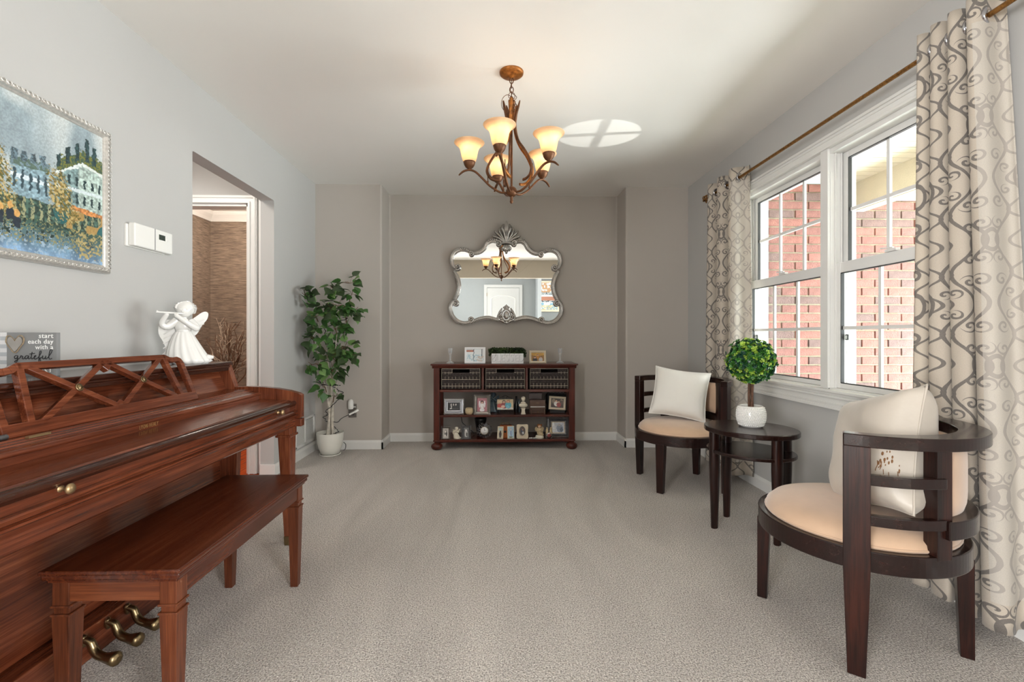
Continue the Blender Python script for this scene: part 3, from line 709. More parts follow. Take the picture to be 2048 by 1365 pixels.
for sg in (1, -1):
    f = lambda s: S0+sg*(s-S0)
    dstrip(m, [(f(1.962), .03), (f(1.958), .168)], .022); 
    dstrip(m, [(f(a), b) for a, b in [(1.958, .165), (1.953, .178), (1.940, .184), (1.915, .182), (1.895, .185), (1.878, .194), (1.862, .197)]], .020)
    dstrip(m, [(f(1.868), .192), (f(1.892), .03)], .020)
    dstrip(m, [(f(1.845), .192), (f(S0+.005), .030)], .018); dstrip(m, [(f(S0+.005), .192), (f(1.858), .030)], .018)
dstrip(m, [(S0-.285, .196), (S0+.285, .196)], .021)
dprism(m, [(S0-.03, .188), (S0, .158), (S0+.03, .188)]); dprism(m, [(S0-.030, .034), (S0+.030, .034), (S0, .056)])
desk = m.build('music_desk', M_['piano_y'], pn, bevel=.002)
for s in (S0+.130, S0-.130):
    k = MB(); c = dk(s, .113, .001); q = nrm.to_track_quat('Z', 'Y').to_matrix().to_4x4()
    k.lathe([(0.0125, 0), (.0125, .002), (.010, .0035), (.0085, .002), (.006, .0045), (0, .0055)], c, 18, M=q); k.build('rosette', M_['brass'], desk, label='round brass rosette')
for y in (1.19,):
    MB().tube([(-1.262, y-.02, .780), (-1.262, y+.02, .780)], .007, n=8).build('hinge', M_['pewter'], pn)
MB().bar((-1.240, 1.24, .7715), (-1.240, 1.30, .7715), .010, .006).build('desk_catch', M_['brass_dull'], pn)

# ================================================================ BENCH
bn = thing('piano_bench', (-.968, 1.56, 0), 'low reddish mahogany piano bench with tapered legs in front of the piano', 'bench')
bx0, bx1, by0, by1, bt = -1.142, -.795, 1.165, 1.963, .452
m = MB(); m.box(bx0, bx1, by0, by1, bt-.012, bt); m.box(bx0+.004, bx1-.004, by0+.004, by1-.004, bt-.026, bt-.012)
m.build('bench_top', M_['bench_y'], bn, bevel=.004)
MB().prism([(bx0+.012, by0+.012), (bx1-.012, by0+.012), (bx1-.012, by1-.012), (bx0+.012, by1-.012)], bt-.034, bt-.026, axis='z').build('top_moulding', M_['bench_y'], bn, bevel=.003)
a = .022
MB().box(bx0+a+.01, bx1-a-.01, by0+a, by0+a+.02, .365, bt-.034).build('apron', M_['bench_x'], bn, bevel=.001)
MB().box(bx0+a+.01, bx1-a-.01, by1-a-.02, by1-a, .365, bt-.034).build('apron', M_['bench_x'], bn, bevel=.001)
MB().box(bx1-a-.02, bx1-a, by0+a+.01, by1-a-.01, .365, bt-.034).build('apron', M_['bench_y'], bn, bevel=.001)
MB().box(bx0+a, bx0+a+.02, by0+a+.01, by1-a-.01, .365, bt-.034).build('apron', M_['bench_y'], bn, bevel=.001)
for x in (bx0+a+.018, bx1-a-.018):
    for y in (by0+a+.018, by1-a-.018):
        m = MB(); m.box(x-.021, x+.021, y-.021, y+.021, .352, bt-.034); m.box(x-.019, x+.019, y-.019, y+.019, .334, .352)
        m.box(x-.0245, x+.0245, y-.0245, y+.0245, .351, .357); m.box(x-.0245, x+.0245, y-.0245, y+.0245, .329, .335)
        m.taper((x, y, .332), (x, y, 0), .022, .022, .0145, .0145)
        m.build('leg', M_['bench_z'], bn, bevel=.0015)

# ================================================================ THINGS ON THE PIANO
# sign facing the room
sg = thing('block_sign', (-1.52, 1.50, .912), 'grey box sign with a heart and lettering on the near end of the piano lid', 'sign')
MB().box(-1.622, -1.407, 1.50, 1.512, .912, 1.052).build('panel', M_['signgrey'], sg, bevel=.001)
def checker():
    m = MB()
    for i in range(3):
        for j in range(11):
            m.box(-1.6215+i*.0195-.0, -1.6215+(i+1)*.0195, 1.4985, 1.5, .9125+j*.0127, .9125+(j+1)*.0127, mi=(i+j) % 2)
    return m
checker().build('checkered_strip', [mat('check_pale', srgb(206, 206, 206), .6), mat('check_grey', srgb(168, 172, 176), .6)], sg, label='pale grey and white checkered strip')
FX = Matrix.Rotation(R(90), 4, 'X')
def stx(body, x, z, size, nm='lettering', mt='signtext', al='RIGHT', **k):
    text_mesh(nm, body, size, M_[mt], sg, Matrix.Translation((x, 1.4985, z)) @ FX, align=al, **k)
stx('start', -1.417, 1.041, .0215, spacing=1.12, offset=.0001); stx('each day', -1.417, 1.0225, .0205, spacing=1.10, offset=.0001); stx('with a', -1.417, 1.0045, .0205, spacing=1.10, offset=.0001)
stx('HEART', -1.417, .934, .030, spacing=1.0, offset=.0002)
# script word "grateful" as pen strokes: x in letter units
def pen(strokes, x0, z0, sx, sz, r):
    m = MB()
    for st in strokes:
        m.tube([(x0+p.x*sx, 1.4985, z0+p.y*sz) for p in smooth_path(st, 5)], r, n=5)
    return m
script = [[(.55,.95),(.3,1.0),(.1,.6),(.25,.15),(.5,.4),(.62,.95),(.55,-.3),(.35,-.8),(.15,-.5),(.7,.1),(.95,.4)],
          [(.95,.4),(1.1,.95),(1.15,.85),(1.35,.8),(1.3,.3),(1.45,.1),(1.7,.5)],
          [(2.2,.9),(1.9,.95),(1.7,.5),(1.85,.1),(2.1,.4),(2.25,.9),(2.2,.3),(2.35,.1),(2.6,.5)],
          [(2.8,1.9),(2.65,.6),(2.75,.1),(2.95,.3)], [(2.4,1.4),(3.2,1.55)],
          [(2.95,.3),(3.3,.75),(3.35,1.0),(3.15,.85),(3.1,.3),(3.3,.05),(3.7,.45)],
          [(3.7,.45),(4.1,1.5),(4.15,2.1),(3.95,2.0),(3.85,.8),(3.8,-.5),(3.95,-.9),(4.05,-.3),(3.95,.2),(4.3,.5)],
          [(4.3,.5),(4.4,.95),(4.38,.3),(4.55,.1),(4.8,.5),(4.88,.95),(4.82,.3),(4.95,.1),(5.2,.5)],
          [(5.2,.5),(5.7,1.7),(5.8,2.5),(5.55,2.4),(5.35,1.2),(5.35,.3),(5.5,.05),(5.8,.3)]]
pen(script, -1.540, .966, .0205, .0125, .0011).build('script_lettering', M_['ink'], sg, label='black handwritten lettering')
heart = [(0, -.9), (-.55, -.35), (-.95, .2), (-.85, .75), (-.45, .85), (-.1, .5), (0, .35), (.1, .5), (.45, .85), (.85, .75), (.95, .2), (.55, -.35)]
hp = smooth_path(heart, 4, close=True); m = MB()
m.prism([(-1.535+p.x*.024, 1.015+p.y*.026) for p in hp], 1.4965, 1.5, axis='y'); m.build('heart', M_['silver'], sg, label='silver foil heart')
for k_ in range(2): MB().tube([(-1.535+p.x*(.028+.002*k_)+random.uniform(-.001, .001), 1.497, 1.015+p.y*(.030+.002*k_)+random.uniform(-.001, .001)) for p in hp], .0011, n=5, close=True).build('twine', M_['twine'], sg)

# angel figurine
def angel_figure():
    m = MB(); prof = []
    for i in range(15):
        t = i/14; r = .066*(1-t)**.75+.024
        prof.append((r if i else .064, t*.155))
    n = 60
    vs_ = []; 
    for k_, (r, z) in enumerate(prof):
        t = k_/(len(prof)-1)
        for j in range(n):
            th = 2*math.pi*j/n; fl = 1+.07*math.cos(15*th)*(1-.5*t)
            sweep = .028*(1-t)**2.2
            vs_.append((r*fl*math.cos(th)*1.0+sweep*.9, r*fl*.72*math.sin(th), z))
    m.add(vs_, [(i*n+j, i*n+(j+1) % n, (i+1)*n+(j+1) % n, (i+1)*n+j) for i in range(len(prof)-1) for j in range(n)], smooth=True)
    m.add(vs_[:n], [tuple(range(n))[::-1]])
    m.ball((0, 0, .175), .034, 16, 10, sc=(1.05, .8, 1.0)); m.ball((.0, 0, .155), .03, sc=(1, .8, .8))
    m.tube([(0, 0, .19), (0, 0, .225)], .014, n=10)
    m.tube([(.078, 0, .012), (.100, -.004, .030), (.118, -.006, .028)], [.024, .014, .006], n=10)   # hem flick
    return m
def angel(name, loc, s, rz, label, parts=True, material='porcelain', group=None, cat='figurine'):
    t = thing(name, loc, label, cat, group, rz)
    S = Matrix.Scale(s, 4)
    def bl(m, nm, mt=material, bevel=0, lab=None):
        m.v = [tuple(S @ Vector(p)) for p in m.v]; return m.build(nm, M_[mt], t, local=True, bevel=bevel, label=lab)
    bl(angel_figure(), 'gown')
    h = MB(); h.ball((.004, -.004, .249), .032, 18, 12, sc=(.95, .95, 1.08)); h.ball((.0, -.036, .243), .0055); h.ball((-.010, -.031, .252), .0045, sc=(1.3, .5, .5)); h.ball((.013, -.031, .252), .0045, sc=(1.3, .5, .5)); h.ball((.001, -.032, .232), .005, sc=(1.5, .5, .5))
    bl(h, 'head')
    h = MB(); h.ball((.006, .006, .256), .037, 18, 12, sc=(1.02, .98, 1.0)); 
    for a in range(9):
        th = a/8*math.pi; h.tube([(.006+.030*math.cos(th), -.014, .262+.020*math.sin(th)), (.006+.038*math.cos(th), .006, .262+.024*math.sin(th)), (.006+.030*math.cos(th), .034, .240)], .008, n=6)
    bl(h, 'hair')
    # arms raised to a flute held to the left
    for pts in ([(-.026, 0, .200), (-.060, -.012, .172), (-.078, -.022, .188), (-.058, -.040, .226)], [(.026, 0, .196), (.052, -.020, .166), (.030, -.038, .180), (-.022, -.045, .222)]):
        a = MB(); p = smooth_path(pts, 5); a.tube(p, [.019-.010*i/(len(p)-1) for i in range(len(p))], n=10); a.ball(p[-1], .009)
        for q in range(4): a.tube([p[-1]+Vector((-.006+q*.004, 0, 0)), p[-1]+Vector((-.006+q*.004, -.004, .008)), p[-1]+Vector((-.006+q*.004, 0, .011))], .0026, n=5)
        bl(a, 'arm')
    a = MB(); a.tube([(-.002, -.036, .232), (-.086, -.050, .236), (-.094, -.051, .238)], [.004, .0042, .008], n=8); bl(a, 'flute')
    # wings
    for sg_, pl in ((-1, [(-.02, .19), (-.06, .205), (-.092, .185), (-.096, .14), (-.078, .10), (-.070, .062), (-.088, .040), (-.060, .050), (-.040, .085), (-.028, .13)]), (1, [(.02, .19), (.05, .225), (.078, .245), (.094, .238), (.090, .210), (.070, .18), (.05, .14), (.028, .13)])):
        w = MB(); q = smooth_path(pl, 3, close=True); w.prism([(p.x, p.y) for p in q], .018, .028, axis='y')
        for i in range(5 if sg_ < 0 else 2): 
            zz = .19-.022*i; w.tube([(sg_*.03, .016, zz), (sg_*.055, .014, zz-.004+(.012 if sg_ > 0 else -.010)), (sg_*.078, .016, zz+(.02 if sg_ > 0 else -.03))], .0035, n=5)
        bl(w, 'wing', bevel=.003*s)
    return t
angel('angel_figurine', (-1.448, 2.155, .912), 1.0, R(28), 'white porcelain angel playing a flute on the far end of the piano lid')
# ================================================================ PAINTING ON THE LEFT WALL
rng = np.random.RandomState(5)
def vnoise(u, v, fu, fv, seed=0):
    """smooth value noise on a lattice"""
    r = np.random.RandomState(seed).rand(64, 64); x, y = u*fu, v*fv
    xi, yi = np.floor(x).astype(int), np.floor(y).astype(int); fx, fy = x-xi, y-yi
    fx = fx*fx*(3-2*fx); fy = fy*fy*(3-2*fy); g = lambda a, b: r[a % 64, b % 64]
    return (g(xi, yi)*(1-fx)+g(xi+1, yi)*fx)*(1-fy)+(g(xi, yi+1)*(1-fx)+g(xi+1, yi+1)*fx)*fy
def C(*c): return np.array(c, float)
def lay(img, mask, col):
    mask = np.clip(mask, 0, 1)[..., None]; return img*(1-mask)+col*mask
PY0, PY1, PZ0, PZ1 = 1.14, 1.94, 1.333, 1.867
def river_town(u, v):
    Y = PY0+u*(PY1-PY0); Z = PZ0+v*(PZ1-PZ0)
    wu, wv = (vnoise(u, v, 50, 50, 21)-.5)*.007+(vnoise(u, v, 150, 90, 22)-.5)*.007, (vnoise(u, v, 50, 50, 23)-.5)*.011+(vnoise(u, v, 150, 90, 24)-.5)*.009
    Y = Y+wu*.8; Z = Z+wv*.53
    n1 = vnoise(u, v, 26, 12, 1); n2 = vnoise(u, v, 110, 80, 2); n3 = vnoise(u, v, 210, 110, 3); n4 = vnoise(u, v, 9, 6, 4); nd = vnoise(u+v*.6, v-u*.4, 170, 50, 9)
    img = C(150, 166, 172)[None, None]*(0.86+.16*n4+.10*n1)[..., None]
    img = lay(img, (n4-.45)*2.2*(v > .5), C(196, 202, 200))
    # far left block
    img = lay(img, (Y > 1.15)*(Y < 1.40)*(Z > 1.50)*(Z < 1.70+.02*n1), C(112, 134, 136)*(.7+.6*n2[..., None]))
    top = 1.655+.02*np.sin(Y*60)*0+(Y-1.597)*.12
    b1 = (Y > 1.578)*(Y < 1.715)*(Z < top)*(Z > 1.47)
    img = lay(img, b1, C(132, 158, 168)*(.75+.5*n2[..., None]))
    img = lay(img, b1*(Z > top-.030)*(n2 > .35), C(88, 108, 96)); img = lay(img, b1*(Z > 1.585)*(Z < 1.60), C(214, 226, 232)); img = lay(img, b1*(np.sin(Y*230) > .55)*(Z > 1.55)*(Z < 1.615), C(54, 74, 82))
    for c in (1.592, 1.622, 1.655, 1.690): img = lay(img, (abs(Y-c) < .008+.005*n3)*(Z < top+.026)*(Z > top-.01), C(86, 104, 112)*(.6+.8*n3[..., None]))
    # right block
    roof = np.where(Y < 1.845, 1.648+(Y-1.735)*.62, 1.722-(Y-1.845)*.20)
    b2 = (Y > 1.735)*(Z < roof)*(Z > 1.50)
    img = lay(img, b2, np.where((Y < 1.83)[..., None], C(122, 146, 146), C(168, 186, 178))*(.75+.5*n2[..., None]))
    up = (Y > 1.74)*(Z >= roof-.002)*(Z < roof+.045+.02*n2)
    img = lay(img, up, np.where((n3 > .5)[..., None], C(66, 88, 70), C(122, 124, 60))); img = lay(img, (abs(Z-roof) < .006)*(Y > 1.735), C(216, 224, 220))
    for c, h in ((1.748, .03), (1.785, .05), (1.825, .055), (1.868, .075), (1.90, .06)): img = lay(img, (abs(Y-c) < .009)*(Z > roof+.02)*(Z < roof+.035+h), C(44, 66, 68)*(.7+.6*n3[..., None]))
    img = lay(img, b2*(abs(Z-1.610-(Y-1.83)*.05) < .006), C(206, 218, 220)); img = lay(img, b2*(np.sin(Y*190+.6) > .6)*(((Z > 1.625)*(Z < 1.66))+((Z > 1.56)*(Z < 1.595)) > 0), C(40, 60, 62))
    img = lay(img, (Y > 1.80)*(abs(Z-1.535+(Y-1.85)*.06) < .010), C(180, 122, 72)*(.8+.5*n2[..., None]))
    # embankment
    em = (Z < 1.525)*(Z > 1.445-.03*(Y < 1.7))
    img = lay(img, em, C(64, 88, 78)*(.5+.9*n2[..., None])); img = lay(img, em*(np.sin(Y*210) > .4)*(n3 > .35), C(150, 152, 118)); img = lay(img, em*(n1 > .62)*(Y > 1.78), C(168, 138, 84)); img = lay(img, em*(n4 > .6), C(42, 94, 96))
    # river
    wz = 1.455
    wat = Z < wz; dp = np.clip((wz-Z)/.12, 0, 1)
    img = lay(img, wat, (C(52, 78, 66)[None, None]*(1-dp[..., None])+C(124, 154, 184)*dp[..., None])*(.8+.4*n1[..., None]))
    img = lay(img, wat*(n3 > .66)*(dp < .7), C(138, 132, 88)); img = lay(img, wat*(n2 > .66)*(dp > .3), C(150, 172, 190)); img = lay(img, wat*(n2 > .72)*(dp < .6), C(40, 58, 52)); img = lay(img, wat*(Y > 1.82)*(n2 > .6)*(dp < .9), C(176, 160, 110))
    # autumn trees
    for cx, cz, rx, rz in ((1.50, 1.60, .085, .115), (1.52, 1.52, .085, .07), (1.755, 1.575, .05, .085), (1.79, 1.515, .045, .04), (1.22, 1.62, .10, .13)):
        d = ((Y-cx)/rx)**2+((Z-cz-(cx-Y)*.5)/rz)**2+(.9*(nd-.5)+.8*(n3-.5))*1.5
        img = lay(img, (d < 1)*(nd > .30), np.where((n2 > .55)[..., None], C(188, 168, 112), np.where((nd > .55)[..., None], C(140, 118, 62), C(88, 92, 52))))
    for cx, cz in ((1.578, 1.485), (1.600, 1.462), (1.545, 1.47)):
        img = lay(img, (((Y-cx)/.010)**2+((Z-cz)/.013)**2) < 1, C(206, 160, 96)); img = lay(img, (abs(Y-cx) < .012)*(Z < cz-.012)*(Z > cz-.05), C(40, 50, 60))
    # signature strokes
    img = lay(img, (Y > 1.845)*(Y < 1.90)*(abs(Z-1.402-.004*np.sin(Y*700)) < .0022), C(24, 30, 34))
    return np.clip(img*(.93+.14*n3[..., None]), 0, 255)
pt = thing('framed_painting', (-1.655, 1.54, 1.30), 'large oil painting of riverside town buildings in an ornate silver frame on the left wall', 'painting')
T = Matrix.Translation((-1.634, (PY0+PY1)/2, (PZ0+PZ1)/2)) @ Matrix.Rotation(R(90), 4, 'Z')
painted('canvas', PY1-PY0, PZ1-PZ0, 520, 346, river_town, M_['canvas'], pt, T)
m = MB(); m.box(-1.654, -1.636, PY0-.01, PY1+.01, PZ0-.01, PZ1+.01); m.build('stretcher', M_['creamframe'], pt)
fr = MB(); o0, o1, q0, q1 = PY0-.03, PY1+.03, PZ0-.03, PZ1+.03
pf = [(0, -1.654), (0, -1.630), (.006, -1.622), (.020, -1.620), (.024, -1.628), (.030, -1.630), (.033, -1.636), (.033, -1.654)]
def mitre(mb, prof, y0, y1, z0, z1):
    """picture-frame moulding: prof = (inset, x)"""
    n = len(prof); vs_ = []
    for (sy, sz) in ((0, 0), (1, 0), (1, 1), (0, 1)):
        for d_, x in prof: vs_.append((x, (y0+d_) if sy == 0 else (y1-d_), (z0+d_) if sz == 0 else (z1-d_)))
    fs = [(k*n+i, k*n+(i+1) % n, ((k+1) % 4)*n+(i+1) % n, ((k+1) % 4)*n+i) for k in range(4) for i in range(n)]
    mb.add(vs_, fs)
mitre(fr, pf, o0, o1, q0, q1); fr.build('frame', M_['ornate'], pt, label='ornate silver-white frame')
# carved leaf ornament around the frame
oc = MB(); rr = random.Random(4)
def curl(c, sc, fl):
    return [c+Vector((.0, math.cos(t)*sc*(1-t/9)*fl, math.sin(t)*sc*(1-t/9))) for t in np.linspace(0, 5.2, 9)]
per = []
y = o0+.012
while y < o1-.005: per += [(y, q0+.012), (y, q1-.012)]; y += .017
z = q0+.02
while z < q1-.01: per += [(o0+.012, z), (o1-.012, z)]; z += .017
for i, (a, b) in enumerate(per):
    oc.tube(curl(Vector((-1.620, a, b)), .0095*rr.uniform(.8, 1.15), 1 if i % 2 else -1), .0024, n=4)
o = oc.build('carved_ornament', M_['ornate'], pt); o['kind'] = 'stuff'

# ================================================================ THERMOSTAT
th = thing('thermostat', (-1.655, 2.198, 1.45), 'white wall thermostat with a small grey display beside the painting', 'thermostat')
MB().box(-1.655, -1.645, 2.075, 2.31, 1.445, 1.545).build('wall_plate', M_['plastic'], th, bevel=.002)
MB().box(-1.645, -1.616, 2.085, 2.325, 1.448, 1.552).build('cover', M_['plastic'], th, bevel=.005)
MB().box(-1.6165, -1.6145, 2.205, 2.208, 1.45, 1.55).build('cover_seam', M_['signgrey'], th)
MB().box(-1.617, -1.6145, 2.232, 2.272, 1.505, 1.530).build('display', M_['lcd'], th)
for z in (1.508, 1.522): MB().box(-1.617, -1.613, 2.281, 2.290, z-.005, z+.005).build('button', M_['plastic'], th, bevel=.001)

# ================================================================ FLOOR REGISTER ON THE LEFT WALL
vt = thing('wall_vent', (-1.655, 4.03, .09), 'white louvred return air grille low on the left wall behind the birch tree', 'vent')
VY0, VY1, VZ0, VZ1 = 3.80, 4.19, .10, .335
m = MB(); m.box(-1.655, -1.645, VY0, VY1, VZ0, VZ0+.022); m.box(-1.655, -1.645, VY0, VY1, VZ1-.022, VZ1)
for y in (VY0, VY0+.18, VY1-.02): m.box(-1.655, -1.645, y, y+.02, VZ0, VZ1)
m.build('frame', M_['trim'], vt, bevel=.002)
m = MB(); m.box(-1.656, -1.653, VY0+.01, VY1-.01, VZ0+.01, VZ1-.01, mi=1)
k = 0
z = VZ0+.026
while z < VZ1-.024:
    m.bar((-1.649, VY0+.02, z), (-1.649, VY1-.02, z), .007, .0012, up=(.6, 0, .8)); z += .0085
o = m.build('louvres', [M_['trim'], M_['gasket']], vt); o['kind'] = 'stuff'

# ================================================================ BARREL CHAIRS
def arc_band(mb, r0, r1, z0, z1, a0, a1, n=28, mi=0, smooth=False):
    """vertical-walled ring segment; angle 0 = +x (left side), local front is -y"""
    vs_ = []
    for i in range(n+1):
        t = a0+(a1-a0)*i/n; c, s = math.cos(t), math.sin(t)
        vs_ += [(r0*c, r0*s, z0), (r1*c, r1*s, z0), (r1*c, r1*s, z1), (r0*c, r0*s, z1)]
    full = abs(abs(a1-a0)-2*math.pi) < 1e-6
    fs = [(i*4+j, i*4+(j+1) % 4, (i+1)*4+(j+1) % 4, (i+1)*4+j) for i in range(n) for j in range(4)]
    if not full: fs += [(3, 2, 1, 0), (n*4, n*4+1, n*4+2, n*4+3)]
    mb.add(vs_, fs, smooth=smooth, mi=mi)
def make_chair(label):
    """front is local -y; side posts at +-x"""
    t = thing('barrel_chair', (0, 0, 0), label, 'chair', 'dark barrel chairs by the window')
    m = MB(); arc_band(m, .235, .305, .318, .382, 0, 2*math.pi, 110); m.build('seat_frame', M_['espresso_x'], t, local=True, bevel=.003)
    m = MB(); m.lathe([(.24, .345), (.272, .365), (.280, .385), (.276, .405), (.255, .425), (.21, .440), (.13, .449), (.05, .452), (0, .452)], n=48, cap=False)
    cu = m.build('seat_cushion', M_['suede'], t, local=True)
    MB().tube([(.279*math.cos(a), .279*math.sin(a), .388) for a in np.linspace(0, 2*math.pi, 49)[:-1]], .0045, n=6, close=True).build('piping', M_['suede'], cu, local=True)
    RP = .312
    for s in (1, -1):     # long side posts that are also the front legs of the arms
        m = MB(); z = [(0, .019, .019), (.33, .026, .029), (.705, .026, .029)]
        v_ = []
        for zz, xx, a_, b_ in ((0, s*(RP-.004), .016, .023), (.33, s*RP, .021, .034), (.705, s*RP, .021, .034)): v_ += [(xx-a_, -b_, zz), (xx+a_, -b_, zz), (xx+a_, b_, zz), (xx-a_, b_, zz)]
        m.add(v_, [(0, 3, 2, 1), (8, 9, 10, 11)]+[(k*4+j, k*4+(j+1) % 4, k*4+4+(j+1) % 4, k*4+4+j) for k in (0, 1) for j in range(4)])
        m.build('arm_post', M_['espresso'], t, local=True, bevel=.002)
    for y0, y1 in ((-.285, -.292), (.285, .292)):
        m = MB(); m.taper((0, y0, .325), (0, y1, 0), .030, .022, .021, .017); m.build('leg', M_['espresso'], t, local=True, bevel=.002)
    # arm ring: straight ends at the posts, wider round the back
    m = MB(); n = 72; vs_ = []
    for i in range(n+1):
        a = math.pi*i/n; w = .030+.022*math.sin(a)**1.5; ri = RP-.022-.0*math.sin(a)-w+.030; ro = RP+.022+.012*math.sin(a)
        c, s = math.cos(a), math.sin(a)
        vs_ += [(ri*c, ri*s, .704), (ro*c, ro*s, .704), (ro*c, ro*s, .742), (ri*c, ri*s, .742)]
    f = [(i*4+j, i*4+(j+1) % 4, (i+1)*4+(j+1) % 4, (i+1)*4+j) for i in range(n) for j in range(4)]+[(3, 2, 1, 0), (n*4, n*4+1, n*4+2, n*4+3)]
    vs_ = [(RP-.022, -.034, .704), (RP+.022, -.034, .704), (RP+.022, -.034, .742), (RP-.022, -.034, .742)]+vs_+[(-RP+.022, -.034, .704), (-RP-.022, -.034, .704), (-RP-.022, -.034, .742), (-RP+.022, -.034, .742)]
    n += 2; f = [(i*4+j, i*4+(j+1) % 4, (i+1)*4+(j+1) % 4, (i+1)*4+j) for i in range(n) for j in range(4)]+[(3, 2, 1, 0), (n*4, n*4+1, n*4+2, n*4+3)]
    m.add(vs_, f)
    m.build('arm_ring', M_['espresso_x'], t, local=True, bevel=.003)
    bk = R(44)
    for s in (1, -1):
        c = (s*.285*math.cos(bk), .285*math.sin(bk)); T = Matrix.Translation((c[0], c[1], 0)) @ Matrix.Rotation(bk if s > 0 else math.pi-bk, 4, 'Z')
        m = MB(); m.box(-.022, .020, -.026, .026, .37, .706, M=T); m.build('back_post', M_['espresso'], t, local=True, bevel=.002)
        for z0 in (.462, .585):
            m = MB(); a0, a1 = (R(5), bk) if s > 0 else (math.pi-bk, math.pi-R(5)); arc_band(m, .288, .312, z0, z0+.032, a0, a1, 10); m.build('side_rail', M_['espresso_x'], t, local=True, bevel=.003)
    m = MB(); arc_band(m, .262, .318, .435, .490, bk, math.pi-bk, 44); m.build('back_rail', M_['espresso_x'], t, local=True, bevel=.003)
    # upholstered back, puffed inwards
    m = MB(); n = 24; k = 10; vs_ = []
    def P(u, v, ins):
        a = (bk+R(3))+(math.pi-2*(bk+R(3)))*u; edge = (1-(2*u-1)**6)*(1-(2*v-1)**6)
        r = (.272-.004-.036*edge) if ins else (.278+.006+.008*edge)
        return (r*math.cos(a), r*math.sin(a), .490+.214*v)
    for ins in (0, 1):
        vs2 = [P(i/n, j/k, ins) for j in range(k+1) for i in range(n+1)]
        fs = [(j*(n+1)+i, j*(n+1)+i+1, (j+1)*(n+1)+i+1, (j+1)*(n+1)+i) for j in range(k) for i in range(n)]
        m.add(vs2, [q[::-1] for q in fs] if ins == 0 else fs, smooth=True)
    rim = [(0, j/k) for j in range(k+1)]
    for u in (0, 1): m.add([P(u, j/k, i) for j in range(k+1) for i in (0, 1)], [(2*j, 2*j+1, 2*j+3, 2*j+2) for j in range(k)])
    for v in (0, 1): m.add([P(j/n, v, i) for j in range(n+1) for i in (0, 1)], [(2*j, 2*j+1, 2*j+3, 2*j+2) for j in range(n)])
    m.build('back_cushion', M_['suede'], t, local=True)
    return t
ch1 = make_chair('near dark wood barrel chair with tan suede seat in front of the near curtain')
ch1.location = (1.302, 1.618, 0); ch1.rotation_euler = (0, 0, math.atan2(-.79, -.61))   # local -y -> (-.79,.61)
ch2 = copy_tree(ch1); ch2['label'] = 'far dark wood barrel chair with tan suede seat, holding a white square pillow'
ch2.location = (1.305, 3.19, 0); ch2.rotation_euler = (0, 0, math.atan2(-.72, .69))

def pillow(name, loc, w, h, th, Mrot, material, label, seed=1, pinch=.10, fold=0.012):
    m = MB(); n = 26; r = random.Random(seed); vs_ = [[], []]
    for side in (0, 1):
        for j in range(n+1):
            for i in range(n+1):
                u, v = 2*i/n-1, 2*j/n-1
                px = u*(1-pinch*(1-u*u)*0-pinch*(1-abs(v)**2)*abs(u)**3); pz = v*(1-pinch*(1-abs(u)**2)*abs(v)**3)
                e = max(0, (1-u**4))*max(0, (1-v**4)); y = th/2*e**.55
                wr_ = fold*math.sin(7*u+3*v*v+seed)*e*abs(v)**2+fold*.8*math.sin(9*v-4*u+seed*2)*e*abs(u)**3
                vs_[side].append((px*w/2, (-(y+wr_) if side == 0 else (y+wr_)), pz*h/2))
    fs = [(j*(n+1)+i, j*(n+1)+i+1, (j+1)*(n+1)+i+1, (j+1)*(n+1)+i) for j in range(n) for i in range(n)]
    m.add(vs_[0], fs, smooth=True); m.add(vs_[1], [q[::-1] for q in fs], smooth=True)
    # seam
    c = [(i, 0) for i in range(n)]+[(n, j) for j in range(n)]+[(n-i, n) for i in range(n)]+[(0, n-j) for j in range(n)]
    ring = [Vector(vs_[0][j*(n+1)+i]) for i, j in c]
    t = thing(name, loc, label, 'pillow'); t.rotation_euler = Mrot
    m.build('cover', material, t, local=True)
    MB().tube([p*1.002 for p in ring], .0035, n=6, close=True).build('seam_edge', material, t, local=True)
    return t
# white pillow on the far chair: faces the chair front, tilted back
import mathutils
def face_rot(dirxy, tilt, roll=0.0):
    """pillow local -y faces dirxy, leaning back by tilt, rolled in its own plane"""
    a = math.atan2(dirxy[1], dirxy[0])+math.pi/2
    return (Matrix.Rotation(a, 4, 'Z') @ Matrix.Rotation(-tilt, 4, 'X') @ Matrix.Rotation(roll, 4, 'Y')).to_euler()
pillow('throw_pillow', (1.315, 3.215, .632), .375, .355, .13, face_rot((-.38, -.92), R(20), R(7)), M_['whitecloth'], 'plain white square pillow leaning in the far barrel chair', 2, pinch=.08, fold=.006)
p2 = pillow('throw_pillow', (1.35, 1.560, .640), .41, .41, .20, face_rot((-.90, .25), R(14), R(-16)), M_['satin'], 'ivory satin pillow with brown leaf embroidery leaning in the near barrel chair', 5, pinch=.09, fold=.012)
sp = MB(); rr = random.Random(8)
for k_ in range(26):
    u, v = .70+.26*rr.random(), -.80+.28*rr.random(); 
    x, z = u*.185, v*.175
    for side in (1,):
        e = max(0, 1-u**4)*max(0, 1-v**4); y = -(.20/2*e**.55)-.004
        sp.ball((x, y, z), .006*rr.uniform(.7, 1.2), 6, 4, sc=(1, .25, 1)); 
        if k_ % 3 == 0: sp.tube([(x, y, z), (x+.012, y-.001, z+.016), (x+.010, y-.002, z+.03)], .0012, n=4)
